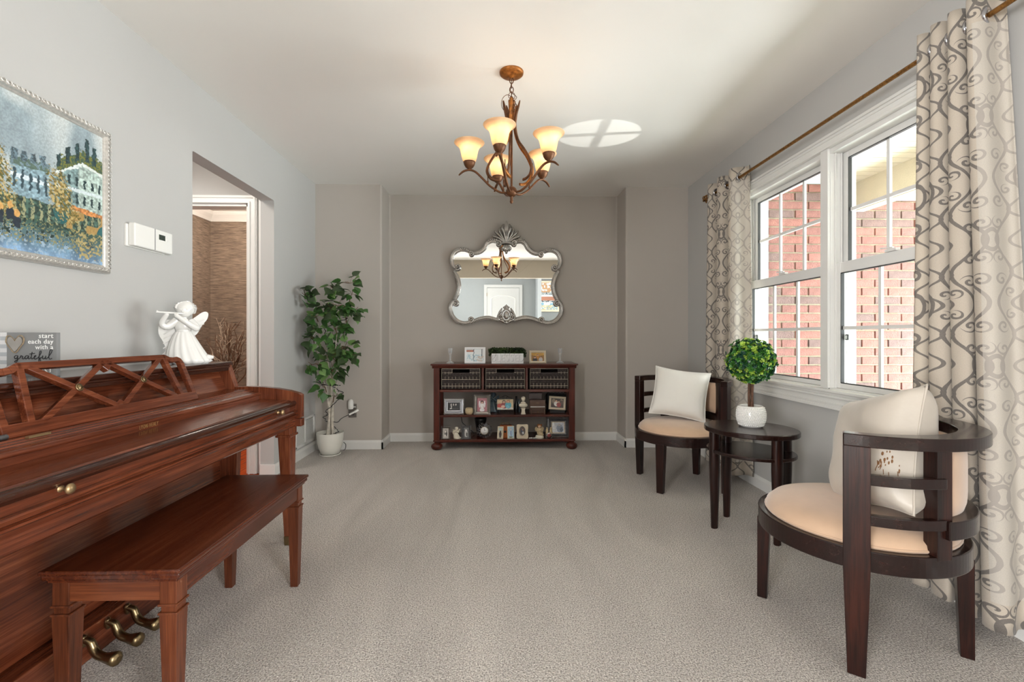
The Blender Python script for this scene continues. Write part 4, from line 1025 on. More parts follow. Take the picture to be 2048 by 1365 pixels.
    # the same sprig shows on the side that faces the camera
for k_ in range(24):
    v, u = -.50+.34*rr.random(), .80+.17*rr.random(); x, z = u*.185, v*.175
    e = max(0, 1-min(1, abs(u))**4)*max(0, 1-v**4); y = -(.20/2*e**.55)-.004
    sp.ball((x, y, z), .006*rr.uniform(.6, 1.2), 6, 4, sc=(1, .4, 1))
eo = sp.build('embroidery', mat('bronze_thread', srgb(128, 88, 52), .6, var=.2), p2, local=True, label='brown embroidered sprigs'); eo['kind'] = 'stuff'

# ================================================================ OVAL SIDE TABLE
tb = thing('side_table', (1.372, 2.415, 0), 'dark oval two-tier side table between the two barrel chairs', 'table', rz=math.atan2(.69, -.72)+R(0))
def oval(a, b, z0, z1, r=.004, n=56):
    m = MB(); m.lathe([(1-.012, z0), (1, z0+r), (1, z1-r), (1-.012, z1)], n=n, sx=a, sy=b, smooth=False); return m
oval(.232, .208, .524, .55).build('table_top', M_['espresso_x'], tb, local=True)
oval(.218, .188, .412, .430).build('lower_shelf', M_['espresso_x'], tb, local=True)
for sx in (-1, 1):
    for sy in (-1, 1):
        m = MB(); x, y = sx*.150, sy*.105
        pts = []
        for z, a, b in ((.525, .026, .036), (.36, .027, .036), (0, .017, .025)):
            pts.append([(x+a*math.cos(t)*(1.0), y+b*math.sin(t), z) for t in np.linspace(0, 2*math.pi, 13)[:-1]])
        v_ = [p for ring in pts for p in ring]; n = 12
        m.add(v_, [(i*n+(j+1) % n, i*n+j, (i+1)*n+j, (i+1)*n+(j+1) % n) for i in range(2) for j in range(n)], smooth=True); m.add(v_[:n], [tuple(range(n))]); m.add(v_[-n:], [tuple(range(n))[::-1]])
        m.build('leg', M_['espresso'], tb, local=True)

# ================================================================ TOPIARY
TX, TY = 1.388, 2.435
tp = thing('boxwood_topiary', (TX, TY, .55), 'round boxwood topiary in a white hobnail pot on the oval table', 'plant')
m = MB(); m.lathe([(.048, .55), (.056, .553), (.067, .572), (.0715, .600), (.070, .635), (.062, .658), (.056, .664), (.052, .662), (.056, .640), (.056, .630), (0, .630)], (TX, TY, 0), 36); pot = m.build('pot', M_['porcelain'], tp)
m = MB()
for j in range(11):
    z = .562+j*.0092; r = .0705-.35*abs(z-.606)**1.25*1.0
    r = {0: .061, 1: .0645, 2: .0675, 3: .0695, 4: .0708, 5: .0712, 6: .0712, 7: .0706, 8: .0692, 9: .0668, 10: .0635}[j]
    for i in range(40):
        a = 2*math.pi*(i+.5*(j % 2))/40; m.ball((TX+r*math.cos(a), TY+r*math.sin(a), z), .0042, 6, 4)
o = m.build('hobnails', M_['porcelain'], pot); o['kind'] = 'stuff'
MB().lathe([(.054, .628), (.05, .640), (.02, .646), (0, .647)], (TX, TY, 0), 20).build('soil', M_['soil'], tp)
for k_, (a, ph) in enumerate(((0, 0), (2.1, 1), (4.2, 2))):
    MB().tube([(TX+.010*math.cos(a+z*7), TY+.010*math.sin(a+z*7), .635+z) for z in np.linspace(0, .22, 10)], .0068, n=7).build('stem', M_['bark'], tp)
def rosette(mb, c, nrm_, s, rr, mi):
    q = nrm_.to_track_quat('Z', 'Y').to_matrix().to_4x4()
    for w, (cnt, out, tilt, ln) in enumerate(((5, 0.003, .5, 1.0), (3, 0.001, 1.0, .65))):
        for i in range(cnt):
            a = 2*math.pi*i/cnt+rr.random()
            T = Matrix.Translation(c) @ q @ Matrix.Rotation(a, 4, 'Z') @ Matrix.Translation((out, 0, 0)) @ Matrix.Rotation(-tilt, 4, 'Y')
            l = s*ln; ww = s*.42*ln
            v_ = [T @ Vector(p) for p in ((0, 0, 0), (l*.4, -ww, .0015), (l*.85, -ww*.8, .001), (l, 0, 0), (l*.85, ww*.8, .001), (l*.4, ww, .0015), (l*.5, 0, -.0025))]
            mb.add(v_, [(0, 1, 6), (1, 2, 6), (2, 3, 6), (3, 4, 6), (4, 5, 6), (5, 0, 6)], mi=mi, smooth=True)
m = MB(); rr = random.Random(12); BC = Vector((TX, TY, .905))
for i in range(1150):
    z = 1-2*(i+.5)/1150; th_ = i*2.39996; rad = math.sqrt(1-z*z); d = Vector((rad*math.cos(th_), rad*math.sin(th_), z)); d = (d+Vector([rr.uniform(-.12, .12) for _ in range(3)])).normalized()
    rr_ = .090+.028*rr.random()+(.012 if rr.random() < .15 else 0)
    mi = rr.choices([0, 1, 2], [5, 3, 3])[0]
    if mi == 1 and d.x > .4 and rr.random() < .5: mi = 2
    d2 = (d+Vector([rr.uniform(-.5, .5) for _ in range(3)])).normalized(); rosette(m, BC+d*rr_, d2, .0118*rr.uniform(.8, 1.25), rr, mi)
o = m.build('foliage', [M_['box_leaf'], M_['box_leaf2'], M_['box_leaf3']], tp); o['kind'] = 'stuff'
MB().ball(BC, .092, 16, 10).build('foam_ball', M_['box_leaf3'], tp)

# ================================================================ CURTAINS AND RODS
def curtain(name, label, y_far, y_near, folds, hem, top, spread, edge_x, seed):
    """cloth hangs in folds round the rod; near free edge shows its reverse"""
    RX = 1.722; t = thing(name, (RX, (y_far+y_near)/2, hem), label, 'curtain', 'scroll print curtains')
    nz = 46; ns = 22*folds
    V = []; uv = []; fr_ = []
    for j in range(nz+1):
        w = j/nz; z = top-(top-hem)*w
        amp = (.048+.020*w); row = []; s_acc = 0; prev = None
        for i in range(ns+1):
            q = i/ns; ph = q*folds*math.pi*2/2
            yy = y_far+(y_near-y_far)*q
            sprd = -spread*q*w
            # folds: x swings about the rod, y lags to make omega-shaped pleats
            x = RX+amp*math.cos(ph+.15*math.sin(3*w+seed))*(-1)
            y = yy+sprd-.018*math.sin(2*ph)*(.5+w)
            x += .006*math.sin(ph*2.3+5*w+seed)*w
            row.append(Vector((x, y, z)))
        for i in range(ns+1):
            if i: s_acc += (row[i]-row[i-1]).length
            V.append(row[i]); 
            if j == 0: uv.append(s_acc)
    m = MB(); vs_ = V
    fs = []; mi = []
    for j in range(nz):
        for i in range(ns): fs.append((j*(ns+1)+i, j*(ns+1)+i+1, (j+1)*(ns+1)+i+1, (j+1)*(ns+1)+i))
    m.add(vs_, fs, smooth=True)
    lastfold = ns-int(ns/folds*0.98)
    for idx in range(len(fs)):
        i = idx % ns; j = idx//ns
        if i >= lastfold and 2 <= j < nz-2: m.m[idx] = 1
    ob = m.build('panel', [M_['curtain'], M_['curtain_back']], t)
    ul = ob.data.uv_layers.new(name='cloth')
    for p in ob.data.polygons:
        for li, vi in zip(p.loop_indices, p.vertices):
            j, i = divmod(vi, ns+1); ul.data[li].uv = (uv[i]*1.0, (top-vs_[vi].z))
    so = ob.modifiers.new('s', 'SOLIDIFY'); so.thickness = .0022; so.offset = 0
    return t, RX
CURT = []
cn, RX = curtain('window_curtain', 'near linen curtain with grey scroll print in front of the near window', 1.762, 1.53, 7, .062, 2.235, .10, 0, 1.0)
cf, _ = curtain('window_curtain', 'far linen curtain with grey scroll print beside the back corner', 3.545, 3.12, 5, .065, 2.235, .02, 0, 2.0)
RZ = 2.162
def grommets(t, y_far, y_near, folds):
    for k_ in range(folds):
        q = (k_+.5)/folds; y = y_far+(y_near-y_far)*q; sg_ = 1 if k_ % 2 == 0 else -1
        T = Matrix.Translation((RX, y, RZ)) @ Matrix.Rotation(R(24)*sg_, 4, 'Z') @ Matrix.Rotation(R(90), 4, 'X')
        g = MB(); g.lathe([(.019, -.004), (.021, -.006), (.028, -.006), (.031, -.003), (.031, .003), (.028, .006), (.021, .006), (.019, .004), (.019, -.004)], n=24, M=T, cap=False); g.build('grommet', M_['chrome'], t)
grommets(cn, 1.762, 1.53, 7); grommets(cf, 3.545, 3.12, 5)
rd = thing('curtain_rod', (RX, 2.4, RZ), 'antique gold curtain rod with openwork finials above both windows', 'curtain rod')
MB().tube([(RX, 1.43, RZ), (RX, 3.60, RZ)], .0095, n=12).build('rod', M_['gold_rod'], rd)
def finial(sy, y0):
    m = MB()
    prof = [(.010, 0), (.019, .004), (.021, .012), (.012, .020), (.012, .030), (.022, .040), (.022, .052), (.012, .062), (.016, .07), (.019, .09), (.013, .11), (.009, .12)]
    M = Matrix.Translation((RX, y0, RZ)) @ Matrix.Rotation(R(-90)*sy, 4, 'X')
    m.lathe(prof, n=16, M=M)
    for k_ in range(5):
        a = 2*math.pi*k_/5; pts = [(RX+math.cos(a+t*1.4)*(.006+.034*math.sin(math.pi*t)), y0+sy*(.115+.13*t), RZ+math.sin(a+t*1.4)*(.006+.034*math.sin(math.pi*t))) for t in np.linspace(0, 1, 10)]
        m.tube(pts, .0055, n=6)
    m.ball((RX, y0+sy*.25, RZ), .016, 10, 8)
    return m
finial(-1, 1.435).build('finial', M_['gold_rod'], rd)
mf = MB(); M = Matrix.Translation((RX, 3.60, RZ)) @ Matrix.Rotation(R(-90), 4, 'X'); mf.lathe([(.010, 0), (.019, .004), (.021, .012), (.012, .02), (.02, .03), (.012, .04)], n=12, M=M)
for k_ in range(6):
    a = 2*math.pi*k_/6; mf.tube([(RX+math.cos(a+t)*(.004+.026*math.sin(math.pi*t)), 3.64+.06*t, RZ+math.sin(a+t)*(.004+.026*math.sin(math.pi*t))) for t in np.linspace(0, 1, 8)], .005, n=6)
mf.build('finial', M_['gold_rod'], rd)
for y in (1.405, 3.59):
    m = MB(); m.box(1.803, 1.81, y-.009, y+.009, 2.06, 2.165); m.tube([(1.805, y, 2.15), (1.76, y, 2.135), (RX, y, 2.150)], .006, n=8); m.tube([(RX+.012*math.cos(a), y, RZ+.012*math.sin(a)) for a in np.linspace(2.6, 6.9, 8)], .004, n=6)
    br = m.build('bracket', M_['gold_rod'], rd)
    for z in (2.075, 2.105): MB().ball((1.802, y, z), .004, 8, 6).build('screw', M_['chrome'], br)
# ================================================================ CHANDELIER
CXc, CYc = .085, 2.41
cd = thing('chandelier', (CXc, CYc, 1.745), 'five light bronze chandelier with bell shaped amber glass shades', 'chandelier')
m = MB(); m.lathe([(0, 2.408), (.010, 2.409), (.014, 2.414), (.030, 2.417), (.055, 2.424), (.063, 2.431), (.064, 2.44)], (CXc, CYc, 0), 32, cap=False); m.build('canopy', M_['bronze_bright'], cd)
def link(c, rz, s=.016):
    return [Vector((c[0]+math.cos(a)*s*.62*math.cos(rz), c[1]+math.cos(a)*s*.62*math.sin(rz), c[2]+math.sin(a)*s)) for a in np.linspace(0, 2*math.pi, 13)[:-1]]
z = 2.396; k_ = 0
while z > 2.30:
    MB().tube(link((CXc, CYc, z), k_*R(90)), .0026, n=6, close=True).build('chain_link', M_['bronze'], cd); z -= .0245; k_ += 1
# extra chain and wire looped beside the sleeve
for i, (dx, dz) in enumerate(((.012, 2.262), (.022, 2.245), (.012, 2.228), (-.002, 2.216), (-.016, 2.212), (-.028, 2.220))):
    MB().tube(link((CXc+dx, CYc-.03, dz), R(35*i), .012), .0022, n=5, close=True).build('chain_link', M_['bronze'], cd)
wire = [(CXc+.002, CYc, 2.40), (CXc-.006, CYc, 2.34), (CXc+.016, CYc-.01, 2.315), (CXc+.026, CYc-.02, 2.296), (CXc+.010, CYc-.03, 2.276), (CXc-.016, CYc-.03, 2.292), (CXc-.008, CYc-.02, 2.322), (CXc+.014, CYc-.02, 2.316), (CXc+.012, CYc-.03, 2.285),
        (CXc-.020, CYc-.035, 2.302), (CXc-.046, CYc-.035, 2.285), (CXc-.054, CYc-.035, 2.250), (CXc-.042, CYc-.035, 2.222), (CXc-.02, CYc-.03, 2.222), (CXc+.004, CYc-.03, 2.238)]
MB().tube(smooth_path(wire, 5), .0017, n=5).build('wire', M_['bronze'], cd)
m = MB(); m.lathe([(.012, 2.185), (.0135, 2.20), (.0175, 2.285), (.0175, 2.29), (.010, 2.292)], (CXc, CYc, 0), 14); m.tube(link((CXc, CYc, 2.299), 0, .012), .003, n=6, close=True); m.build('top_sleeve', M_['bronze_bright'], cd)
m = MB(); m.tube([(CXc, CYc, 2.19), (CXc, CYc, 1.83)], .006, n=10); m.lathe([(.012, 2.16), (.026, 2.165), (.026, 2.172), (.012, 2.178)], (CXc, CYc, 0), 16); m.build('center_rod', M_['bronze'], cd)
m = MB(); m.ball((CXc, CYc, 1.806), .030, 20, 14, sc=(1, 1, .95)); m.build('hub', M_['bronze'], cd)
m = MB(); m.lathe([(0, 1.742), (.008, 1.748), (.0095, 1.756), (.006, 1.763), (.009, 1.768), (.007, 1.774), (.010, 1.78)], (CXc, CYc, 0), 14); m.build('finial', M_['bronze'], cd)
shade_prof_o = [(.0295, 1.955), (.034, 1.966), (.040, 1.985), (.0435, 2.005), (.047, 2.022), (.054, 2.038), (.066, 2.050), (.078, 2.058), (.0800, 2.0615)]
shade_prof = shade_prof_o+[(.0785, 2.063), (.065, 2.0535), (.052, 2.041), (.0445, 2.024), (.041, 2.005), (.0375, 1.986), (.0315, 1.967), (.027, 1.957)]
for k_ in range(5):
    a = math.pi+k_*2*math.pi/5+R(1); c, s = math.cos(a), math.sin(a)
    def rz_(r, z, tw=0.0):
        return Vector((CXc+r*math.cos(a+tw), CYc+r*math.sin(a+tw), z))
    prof = [(.020, 1.802), (.040, 1.800), (.066, 1.805), (.115, 1.836), (.157, 1.878), (.192, 1.909), (.223, 1.918), (.252, 1.911), (.270, 1.897), (.278, 1.889)]
    pts = smooth_path([rz_(*p) for p in prof], 4); m = MB(); n_ = len(pts)
    m.tube(pts, [.0075 if i < n_-8 else .0075*(1-.5*(i-n_+8)/8) for i in range(n_)], n=8, flat=.75); arm = m.build('arm', M_['bronze'], cd)
    # twisted upright strap with a flared leaf tip
    prof = [(.046, 2.282, .25), (.040, 2.255, .2), (.030, 2.215, .1), (.022, 2.17, 0), (.030, 2.11, -.1), (.055, 2.055, -.2), (.095, 2.005, -.25), (.124, 1.955, -.2), (.130, 1.915, -.1), (.112, 1.878, 0), (.085, 1.864, .1), (.066, 1.862, .15)]
    pts = smooth_path([rz_(r, z, t) for r, z, t in prof], 4); m = MB(); m.tube(pts, [.005+.0045*min(1, i/4) for i in range(len(pts))], n=8, flat=.6); m.build('strap', M_['bronze_bright'] if k_ % 2 else M_['bronze'], cd)
    if True:
        m = MB(); m.tube([rz_(.128, 1.93), rz_(.125, 1.86)], .0028, n=6); m.ball(rz_(.126, 1.856), .006, 8, 6); m.build('clip', M_['bronze'], cd)
    cc = rz_(.223, 0)
    m = MB(); m.lathe([(.006, 1.916), (.008, 1.922), (.020, 1.932), (.0275, 1.944), (.031, 1.956), (.032, 1.961), (.029, 1.961), (.024, 1.95), (0, 1.945)], (cc.x, cc.y, 0), 22); m.build('cup', M_['bronze'], arm)
    m = MB(); m.lathe(shade_prof, (cc.x, cc.y, 0), 36, cap=False); m.build('shade', M_['shade'], arm, label='lit amber glass bell shade')
    m = MB(); m.lathe([(.010, 1.95), (.010, 1.968), (.015, 1.978), (.019, 1.992), (.017, 2.004), (.009, 2.013), (0, 2.015)], (cc.x, cc.y, 0), 14); m.build('bulb', M_['bulb'], arm)
    lamp('chandelier_bulb', 'POINT', (cc.x, cc.y, 2.035), None, 0.17, (1.0, 0.87, 0.72), shadow_soft_size=.02)

# ================================================================ MIRROR
MX, MY, MZ, MS = .107, 4.53, 1.667, .000872
TILT = Matrix.Translation((MX, 4.515, MZ-.5)) @ Matrix.Rotation(R(1.25), 4, 'X') @ Matrix.Translation((0, 0, .5))
def mp(zx, zy, d=0.0):        # mirror plane point: units of the frame drawing, centre (755,660); d = distance in front of the backing
    return TILT @ Vector(((zx-755)*MS, -.012-d, (660-zy)*MS))
mr = thing('wall_mirror', (MX, 4.52, MZ-.5), 'ornate baroque silver framed mirror above the console', 'mirror')
def both(path): return path, [(1510-x, y) for x, y in path]
half = [(690, 335), (640, 300), (590, 296), (545, 320), (505, 380), (460, 425), (400, 442), (365, 440), (340, 418), (290, 400), (225, 402), (170, 435), (145, 490), (140, 550), (165, 605), (185, 640), (213, 730), (225, 820), (205, 905), (172, 975), (145, 1000), (128, 1060), (140, 1130), (190, 1195), (260, 1225), (330, 1222), (375, 1205), (450, 1177), (540, 1164), (620, 1182), (680, 1195)]
outline = [mp(x, y, .004) for x, y in [(p.x, p.y) for p in smooth_path(half, 3)]] + [mp(1510-x, y, .004) for x, y in [(p.x, p.y) for p in smooth_path(half, 3)][::-1]]
m = MB(); n = len(outline); m.add([mp(755, 800, .004)]+outline, [(0, 1+(i+1) % n, 1+i) for i in range(n)]); m.build('glass', M_['mirror'], mr, label='mirror glass')
m = MB(); bk_ = [p+Vector((0, .012, 0)) for p in outline]; m.add([mp(755, 800, -.008)]+bk_, [(0, 1+i, 1+(i+1) % n) for i in range(n)]); m.build('backing', M_['black'], mr)
def mold(name, path, r=.0185, lab=None):
    for pth in both(path):
        m = MB(); P = smooth_path(pth, 5); k = len(P)
        ra = [r*(.55+.45*math.sin(math.pi*min(1, max(0, (i+1.5)/(k+2))))**.5) for i in range(k)]
        m.tube([mp(p.x, p.y, .016) for p in P], ra, n=10)
        # ridge and bead that give the moulding its grooves
        for off, rr_, dd in ((-11, .35, .028), (9, .28, .029), (20, .22, .020)):
            q = []
            for i, p in enumerate(P):
                t = (P[min(i+1, k-1)]-P[max(i-1, 0)]).normalized(); q.append(mp(p.x-t.y*off, p.y+t.x*off, dd))
            m.tube(q, [x*rr_ for x in ra], n=6, mi=0)
        m.build(name, M_['silver'], mr)
mold('frame_moulding', [(640, 310), (590, 305), (545, 330), (510, 385), (465, 425), (415, 442), (375, 440)])
mold('frame_moulding', [(330, 420), (285, 405), (225, 407), (172, 440), (147, 495), (145, 550), (165, 595), (200, 610)])
mold('frame_moulding', [(165, 640), (196, 690), (218, 755), (225, 820), (208, 900), (175, 965)])
mold('frame_moulding', [(165, 985), (138, 1020), (128, 1070), (142, 1135), (190, 1195), (260, 1225), (325, 1220), (352, 1200)])
mold('frame_moulding', [(378, 1208), (450, 1180), (540, 1166), (610, 1178), (668, 1196)])
def scroll(cx, cy, rad, turns, start, flip, nm='scroll'):
    for k_, s in enumerate((1, -1)):
        m = MB(); pts = []; nn = 22
        for i in range(nn+1):
            t = i/nn; a = start+flip*turns*2*math.pi*t; r = rad*(1-.82*t)
            x = cx+r*math.cos(a); y = cy+r*math.sin(a)
            pts.append(mp(x if s == 1 else 1510-x, y, .022+.010*t))
        m.tube(pts, [.0125*(1-.45*i/nn) for i in range(nn+1)], n=8); m.ball(pts[-1], .0115, 10, 8); m.build(nm, M_['silver'], mr)
scroll(665, 335, 34, 1.3, R(-120), 1); scroll(358, 455, 32, 1.2, R(-130), 1); scroll(205, 598, 36, 1.25, R(120), -1); scroll(182, 1010, 36, 1.25, R(-120), 1); scroll(352, 1190, 34, 1.2, R(90), -1); scroll(690, 1165, 34, 1.2, R(140), 1)
# acanthus sprays along the upper mouldings
for base in ([(545, 312), (575, 296), (605, 290), (632, 296)], [(225, 402), (260, 396), (295, 402), (325, 420)]):
    for path in both(base):
        m = MB(); P = smooth_path(path, 3)
        for i in range(0, len(P)-1, 2):
            t = (P[i+1]-P[i]).normalized(); a = P[i]+Vector((-t.y, t.x, 0))*(-16); b = P[i]+t*22+Vector((-t.y, t.x, 0))*14
            m.tube([mp(a.x, a.y, .026), mp((a.x+b.x)/2+4, (a.y+b.y)/2, .037), mp(b.x, b.y, .027)], [.004, .0095, .003], n=7)
        m.build('acanthus_spray', M_['silver'], mr)
# crest: fluted palmette
m = MB()
for path, w in (([(755, 330), (755, 230), (755, 160), (755, 84)], 30), ):
    m.tube([mp(x, y, .030) for x, y in path], [.010, .030, .030, .003], n=12, flat=.35)
m.build('crest_leaf', M_['silver'], mr)
for i, path in enumerate(([(740, 320), (700, 250), (672, 190), (690, 150)], [(735, 325), (690, 268), (640, 220), (622, 196)], [(730, 330), (680, 285), (620, 262), (596, 250)], [(745, 310), (725, 220), (706, 160), (722, 118)])):
    for pth in both(path):
        m = MB(); P = smooth_path(pth, 4); k = len(P)
        m.tube([mp(p.x, p.y, .020+.014*math.sin(math.pi*j/k)) for j, p in enumerate(P)], [.006+.013*math.sin(math.pi*min(.95, (j+1)/k))**.8*(1 if i else .8) for j in range(k)], n=8, flat=.6); m.build('crest_leaf', M_['silver'], mr)
m = MB()
for x in np.linspace(-52, 52, 9): m.tube([mp(755+x*.1, 300, .030), mp(755+x*.75, 215, .042), mp(755+x, 165+abs(x)*.6, .036)], [.0015, .0032, .0015], n=5)
m.build('crest_flutes', M_['silverdark'], mr)
m = MB(); m.tube([mp(700, 332, .034), mp(755, 326, .040), mp(810, 332, .034)], .009, n=8)
for x in (-42, -18, 18, 42): m.tube([mp(755+x*.5, 350, .03), mp(755+x, 392, .036), mp(755+x*.8, 428-abs(x)*.4, .028)], [.006, .016, .006], n=8)
m.ball(mp(755, 385, .040), .020, 12, 8, sc=(.8, .5, 1.6)); m.ball(mp(755, 430, .034), .012, 10, 8); m.build('crest_shell', M_['silver'], mr)
# bottom cartouche
m = MB(); m.ball(mp(755, 1140, .028), .031, 18, 12, sc=(.95, .45, 1.35)); m.build('cartouche', M_['silver'], mr)
m = MB(); m.tube([mp(755+50*math.cos(a), 1138+64*math.sin(a), .030) for a in np.linspace(0, 2*math.pi, 33)[:-1]], .0075, n=8, close=True); m.build('cartouche_rim', M_['silver'], mr)
m = MB()
for x in (-30, -15, 0, 15, 30): m.tube([mp(755+x*.4, 1080, .026), mp(755+x, 1045, .034), mp(755+x*.9, 1018+abs(x)*.9, .026)], [.004, .010, .003], n=7)
for s in (1, -1):
    m.tube([mp(755+s*50, 1060, .024), mp(755+s*70, 1105, .030), mp(755+s*100, 1150, .024)], [.006, .014, .006], n=8)
    m.tube([mp(755+s*10, 1236, .022), mp(755+s*40, 1205, .030), mp(755+s*75, 1195, .024)], [.004, .016, .008], n=8)
m.ball(mp(755, 1222, .024), .018, 10, 8, sc=(1.1, .5, 1)); m.build('cartouche_leaves', M_['silver'], mr)

# painting hanging in the foyer, seen in the mirror
def harbour(u, v):
    n = vnoise(u, v, 14, 18, 3); n2 = vnoise(u, v, 40, 50, 6)
    img = np.ones(u.shape+(3,))*C(214, 222, 222); img = lay(img, (v > .62)*(n > .4), C(190, 150, 110)); img = lay(img, (v > .55)*(v < .66)*(n2 > .5), C(70, 90, 100))
    img = lay(img, (v > .34)*(v < .5)*(u > .2), C(176, 120, 96)); img = lay(img, (v > .28)*(v < .36)*(n2 > .4), C(50, 60, 76)); img = lay(img, (v < .28)*(n > .45), C(120, 170, 196)); img = lay(img, (v < .2)*(n2 > .62), C(224, 196, 120))
    return img
fp = thing('framed_picture', (1.55, -3.74, 1.40), 'small framed harbour painting hanging in the foyer, visible only in the mirror', 'painting')
painted('canvas', .62, .78, 40, 50, harbour, M_['canvas'], fp, Matrix.Translation((1.55, -3.735, 1.80)) @ Matrix.Rotation(R(180), 4, 'Z'))
m = MB()
for x0, x1, z0, z1 in ((1.20, 1.25, 1.37, 2.23), (1.85, 1.90, 1.37, 2.23), (1.20, 1.90, 1.37, 1.42), (1.20, 1.90, 2.18, 2.23)): m.box(x0, x1, -3.76, -3.72, z0, z1)
m.build('frame', M_['creamframe'], fp, bevel=.008)

# ================================================================ CONSOLE
CO = 218.23*5.6875/218.23
def cx(zx, y=4.17): return (-.565+(zx-97)*.000806)*(1+(y-4.17)/4.17)+.003*0
def cz(zy, y=4.17): return 1.04-(1.04-(.751-(zy-320)*.000806))*(1+(y-4.17)/4.17)
cs = thing('console_table', (.083, 4.33, 0), 'dark cherry open console table with three baskets and bun feet in the alcove', 'console')
YF, YBk = 4.17, 4.505
ZT = .788
m = MB(); m.box(-.592, .758, 4.15, 4.515, .772, ZT); m.build('top', M_['console_x'], cs, bevel=.005)
m = MB(); m.prism([(4.155, .772), (4.168, .752), (4.178, .745), (4.30, .745), (4.30, .772)], -.578, .744, axis='x'); m.build('top_moulding', M_['console_x'], cs, bevel=.002)
for x in (-.565, .678):
    for y in (YF, YBk-.05):
        MB().box(x, x+.054, y, y+.05, .075, .75).build('post', M_['console'], cs, bevel=.003)
for x in (-.555, .7): MB().box(x, x+.018, YF+.05, YBk-.05, .55, .75).build('side_panel', M_['console'], cs)
for x in (-.128, .276): MB().box(x, x+.023, YF+.002, YBk-.01, .55, .75).build('divider', M_['console'], cs, bevel=.002)
for z0, z1 in ((.527, .551), (.297, .318)): MB().box(-.52, .70, YF+.006, YBk-.004, z0, z1).build('shelf', M_['console_x'], cs, bevel=.003)
MB().box(-.53, .71, YF+.004, YBk-.004, .068, .092).build('shelf', M_['console_x'], cs, bevel=.003)
for x in (-.538, .705):
    for y in (YF+.025, YBk-.03):
        MB().lathe([(.030, 0), (.044, .008), (.053, .026), (.050, .044), (.034, .056), (.024, .062), (.022, .068), (.034, .074), (.036, .080), (.030, .086)], (x, y, 0), 26).build('bun_foot', M_['console'], cs)
# woven baskets in the three openings
for i, (x0, x1) in enumerate(((-.492, -.142), (-.088, .268), (.318, .668))):
    lab = ['left', 'middle', 'right'][i]
    b = thing('woven_basket', ((x0+x1)/2, 4.33, .551), '%s dark woven basket with pale cross stitching in the console' % lab, 'basket', 'baskets in the console')
    m = MB(); y0, y1, z0, z1 = 4.182, 4.48, .552, .742
    m.box(x0, x1, y1-.01, y1, z0, z1); m.box(x0, x0+.008, y0, y1, z0, z1); m.box(x1-.008, x1, y0, y1, z0, z1); m.box(x0, x1, y0, y1, z0, z0+.008)
    h0, h1 = x0+.095, x1-.095
    m.box(x0, x1, y0, y0+.008, z0, z1-.036); m.box(x0, h0, y0, y0+.008, z1-.036, z1); m.box(h1, x1, y0, y0+.008, z1-.036, z1); m.box(h0, h1, y0, y0+.008, z1-.006, z1)
    m.build('basket_body', M_['basket'], b)
    w = MB(); nn = 22
    for r in range(10):
        z = z0+.012+r*.0178
        for k_ in range(nn):
            xa = x0+.004+(x1-x0-.008)*k_/nn; xb = xa+(x1-x0-.008)/nn
            if z > z1-.04 and xb > h0 and xa < h1: continue
            w.ball(((xa+xb)/2, y0-(.001 if (k_+r) % 2 else -.0015), z), .0105, 6, 4, sc=(.78, .42, .72))
    o = w.build('weave', M_['basket'], b); o['kind'] = 'stuff'
    s = MB()
    for z in (z1-.037, z1-.098, z1-.158): 
        if z > z1-.05: s.tube([(x0, y0-.004, z), (h0, y0-.004, z)], .0016, n=5); s.tube([(h1, y0-.004, z), (x1, y0-.004, z)], .0016, n=5)
        else: s.tube([(x0, y0-.005, z), (x1, y0-.005, z)], .0022, n=5)
    for x in (x0, x1): s.tube([(x, y0-.003, z0+.004), (x, y0-.003, z1)], .0018, n=5)
    s.tube([(x0, y0-.003, z1), (x1, y0-.003, z1)], .0018, n=5); s.tube([(h0, y0-.003, z1-.037), (h0, y0-.003, z1)], .0016, n=5)
    for k_ in range(1, 11):
        x = x0+(x1-x0)*k_/11
        for z in (z0+.02, z1-.085, z1-.145, z1-.04):
            if z > z1-.05 and h0 < x < h1: continue
            s.tube([(x, y0-.005, z-.012), (x, y0-.0065, z), (x, y0-.005, z+.012)], .0015, n=4)
    s.build('pale_stitching', M_['basket_light'], b)

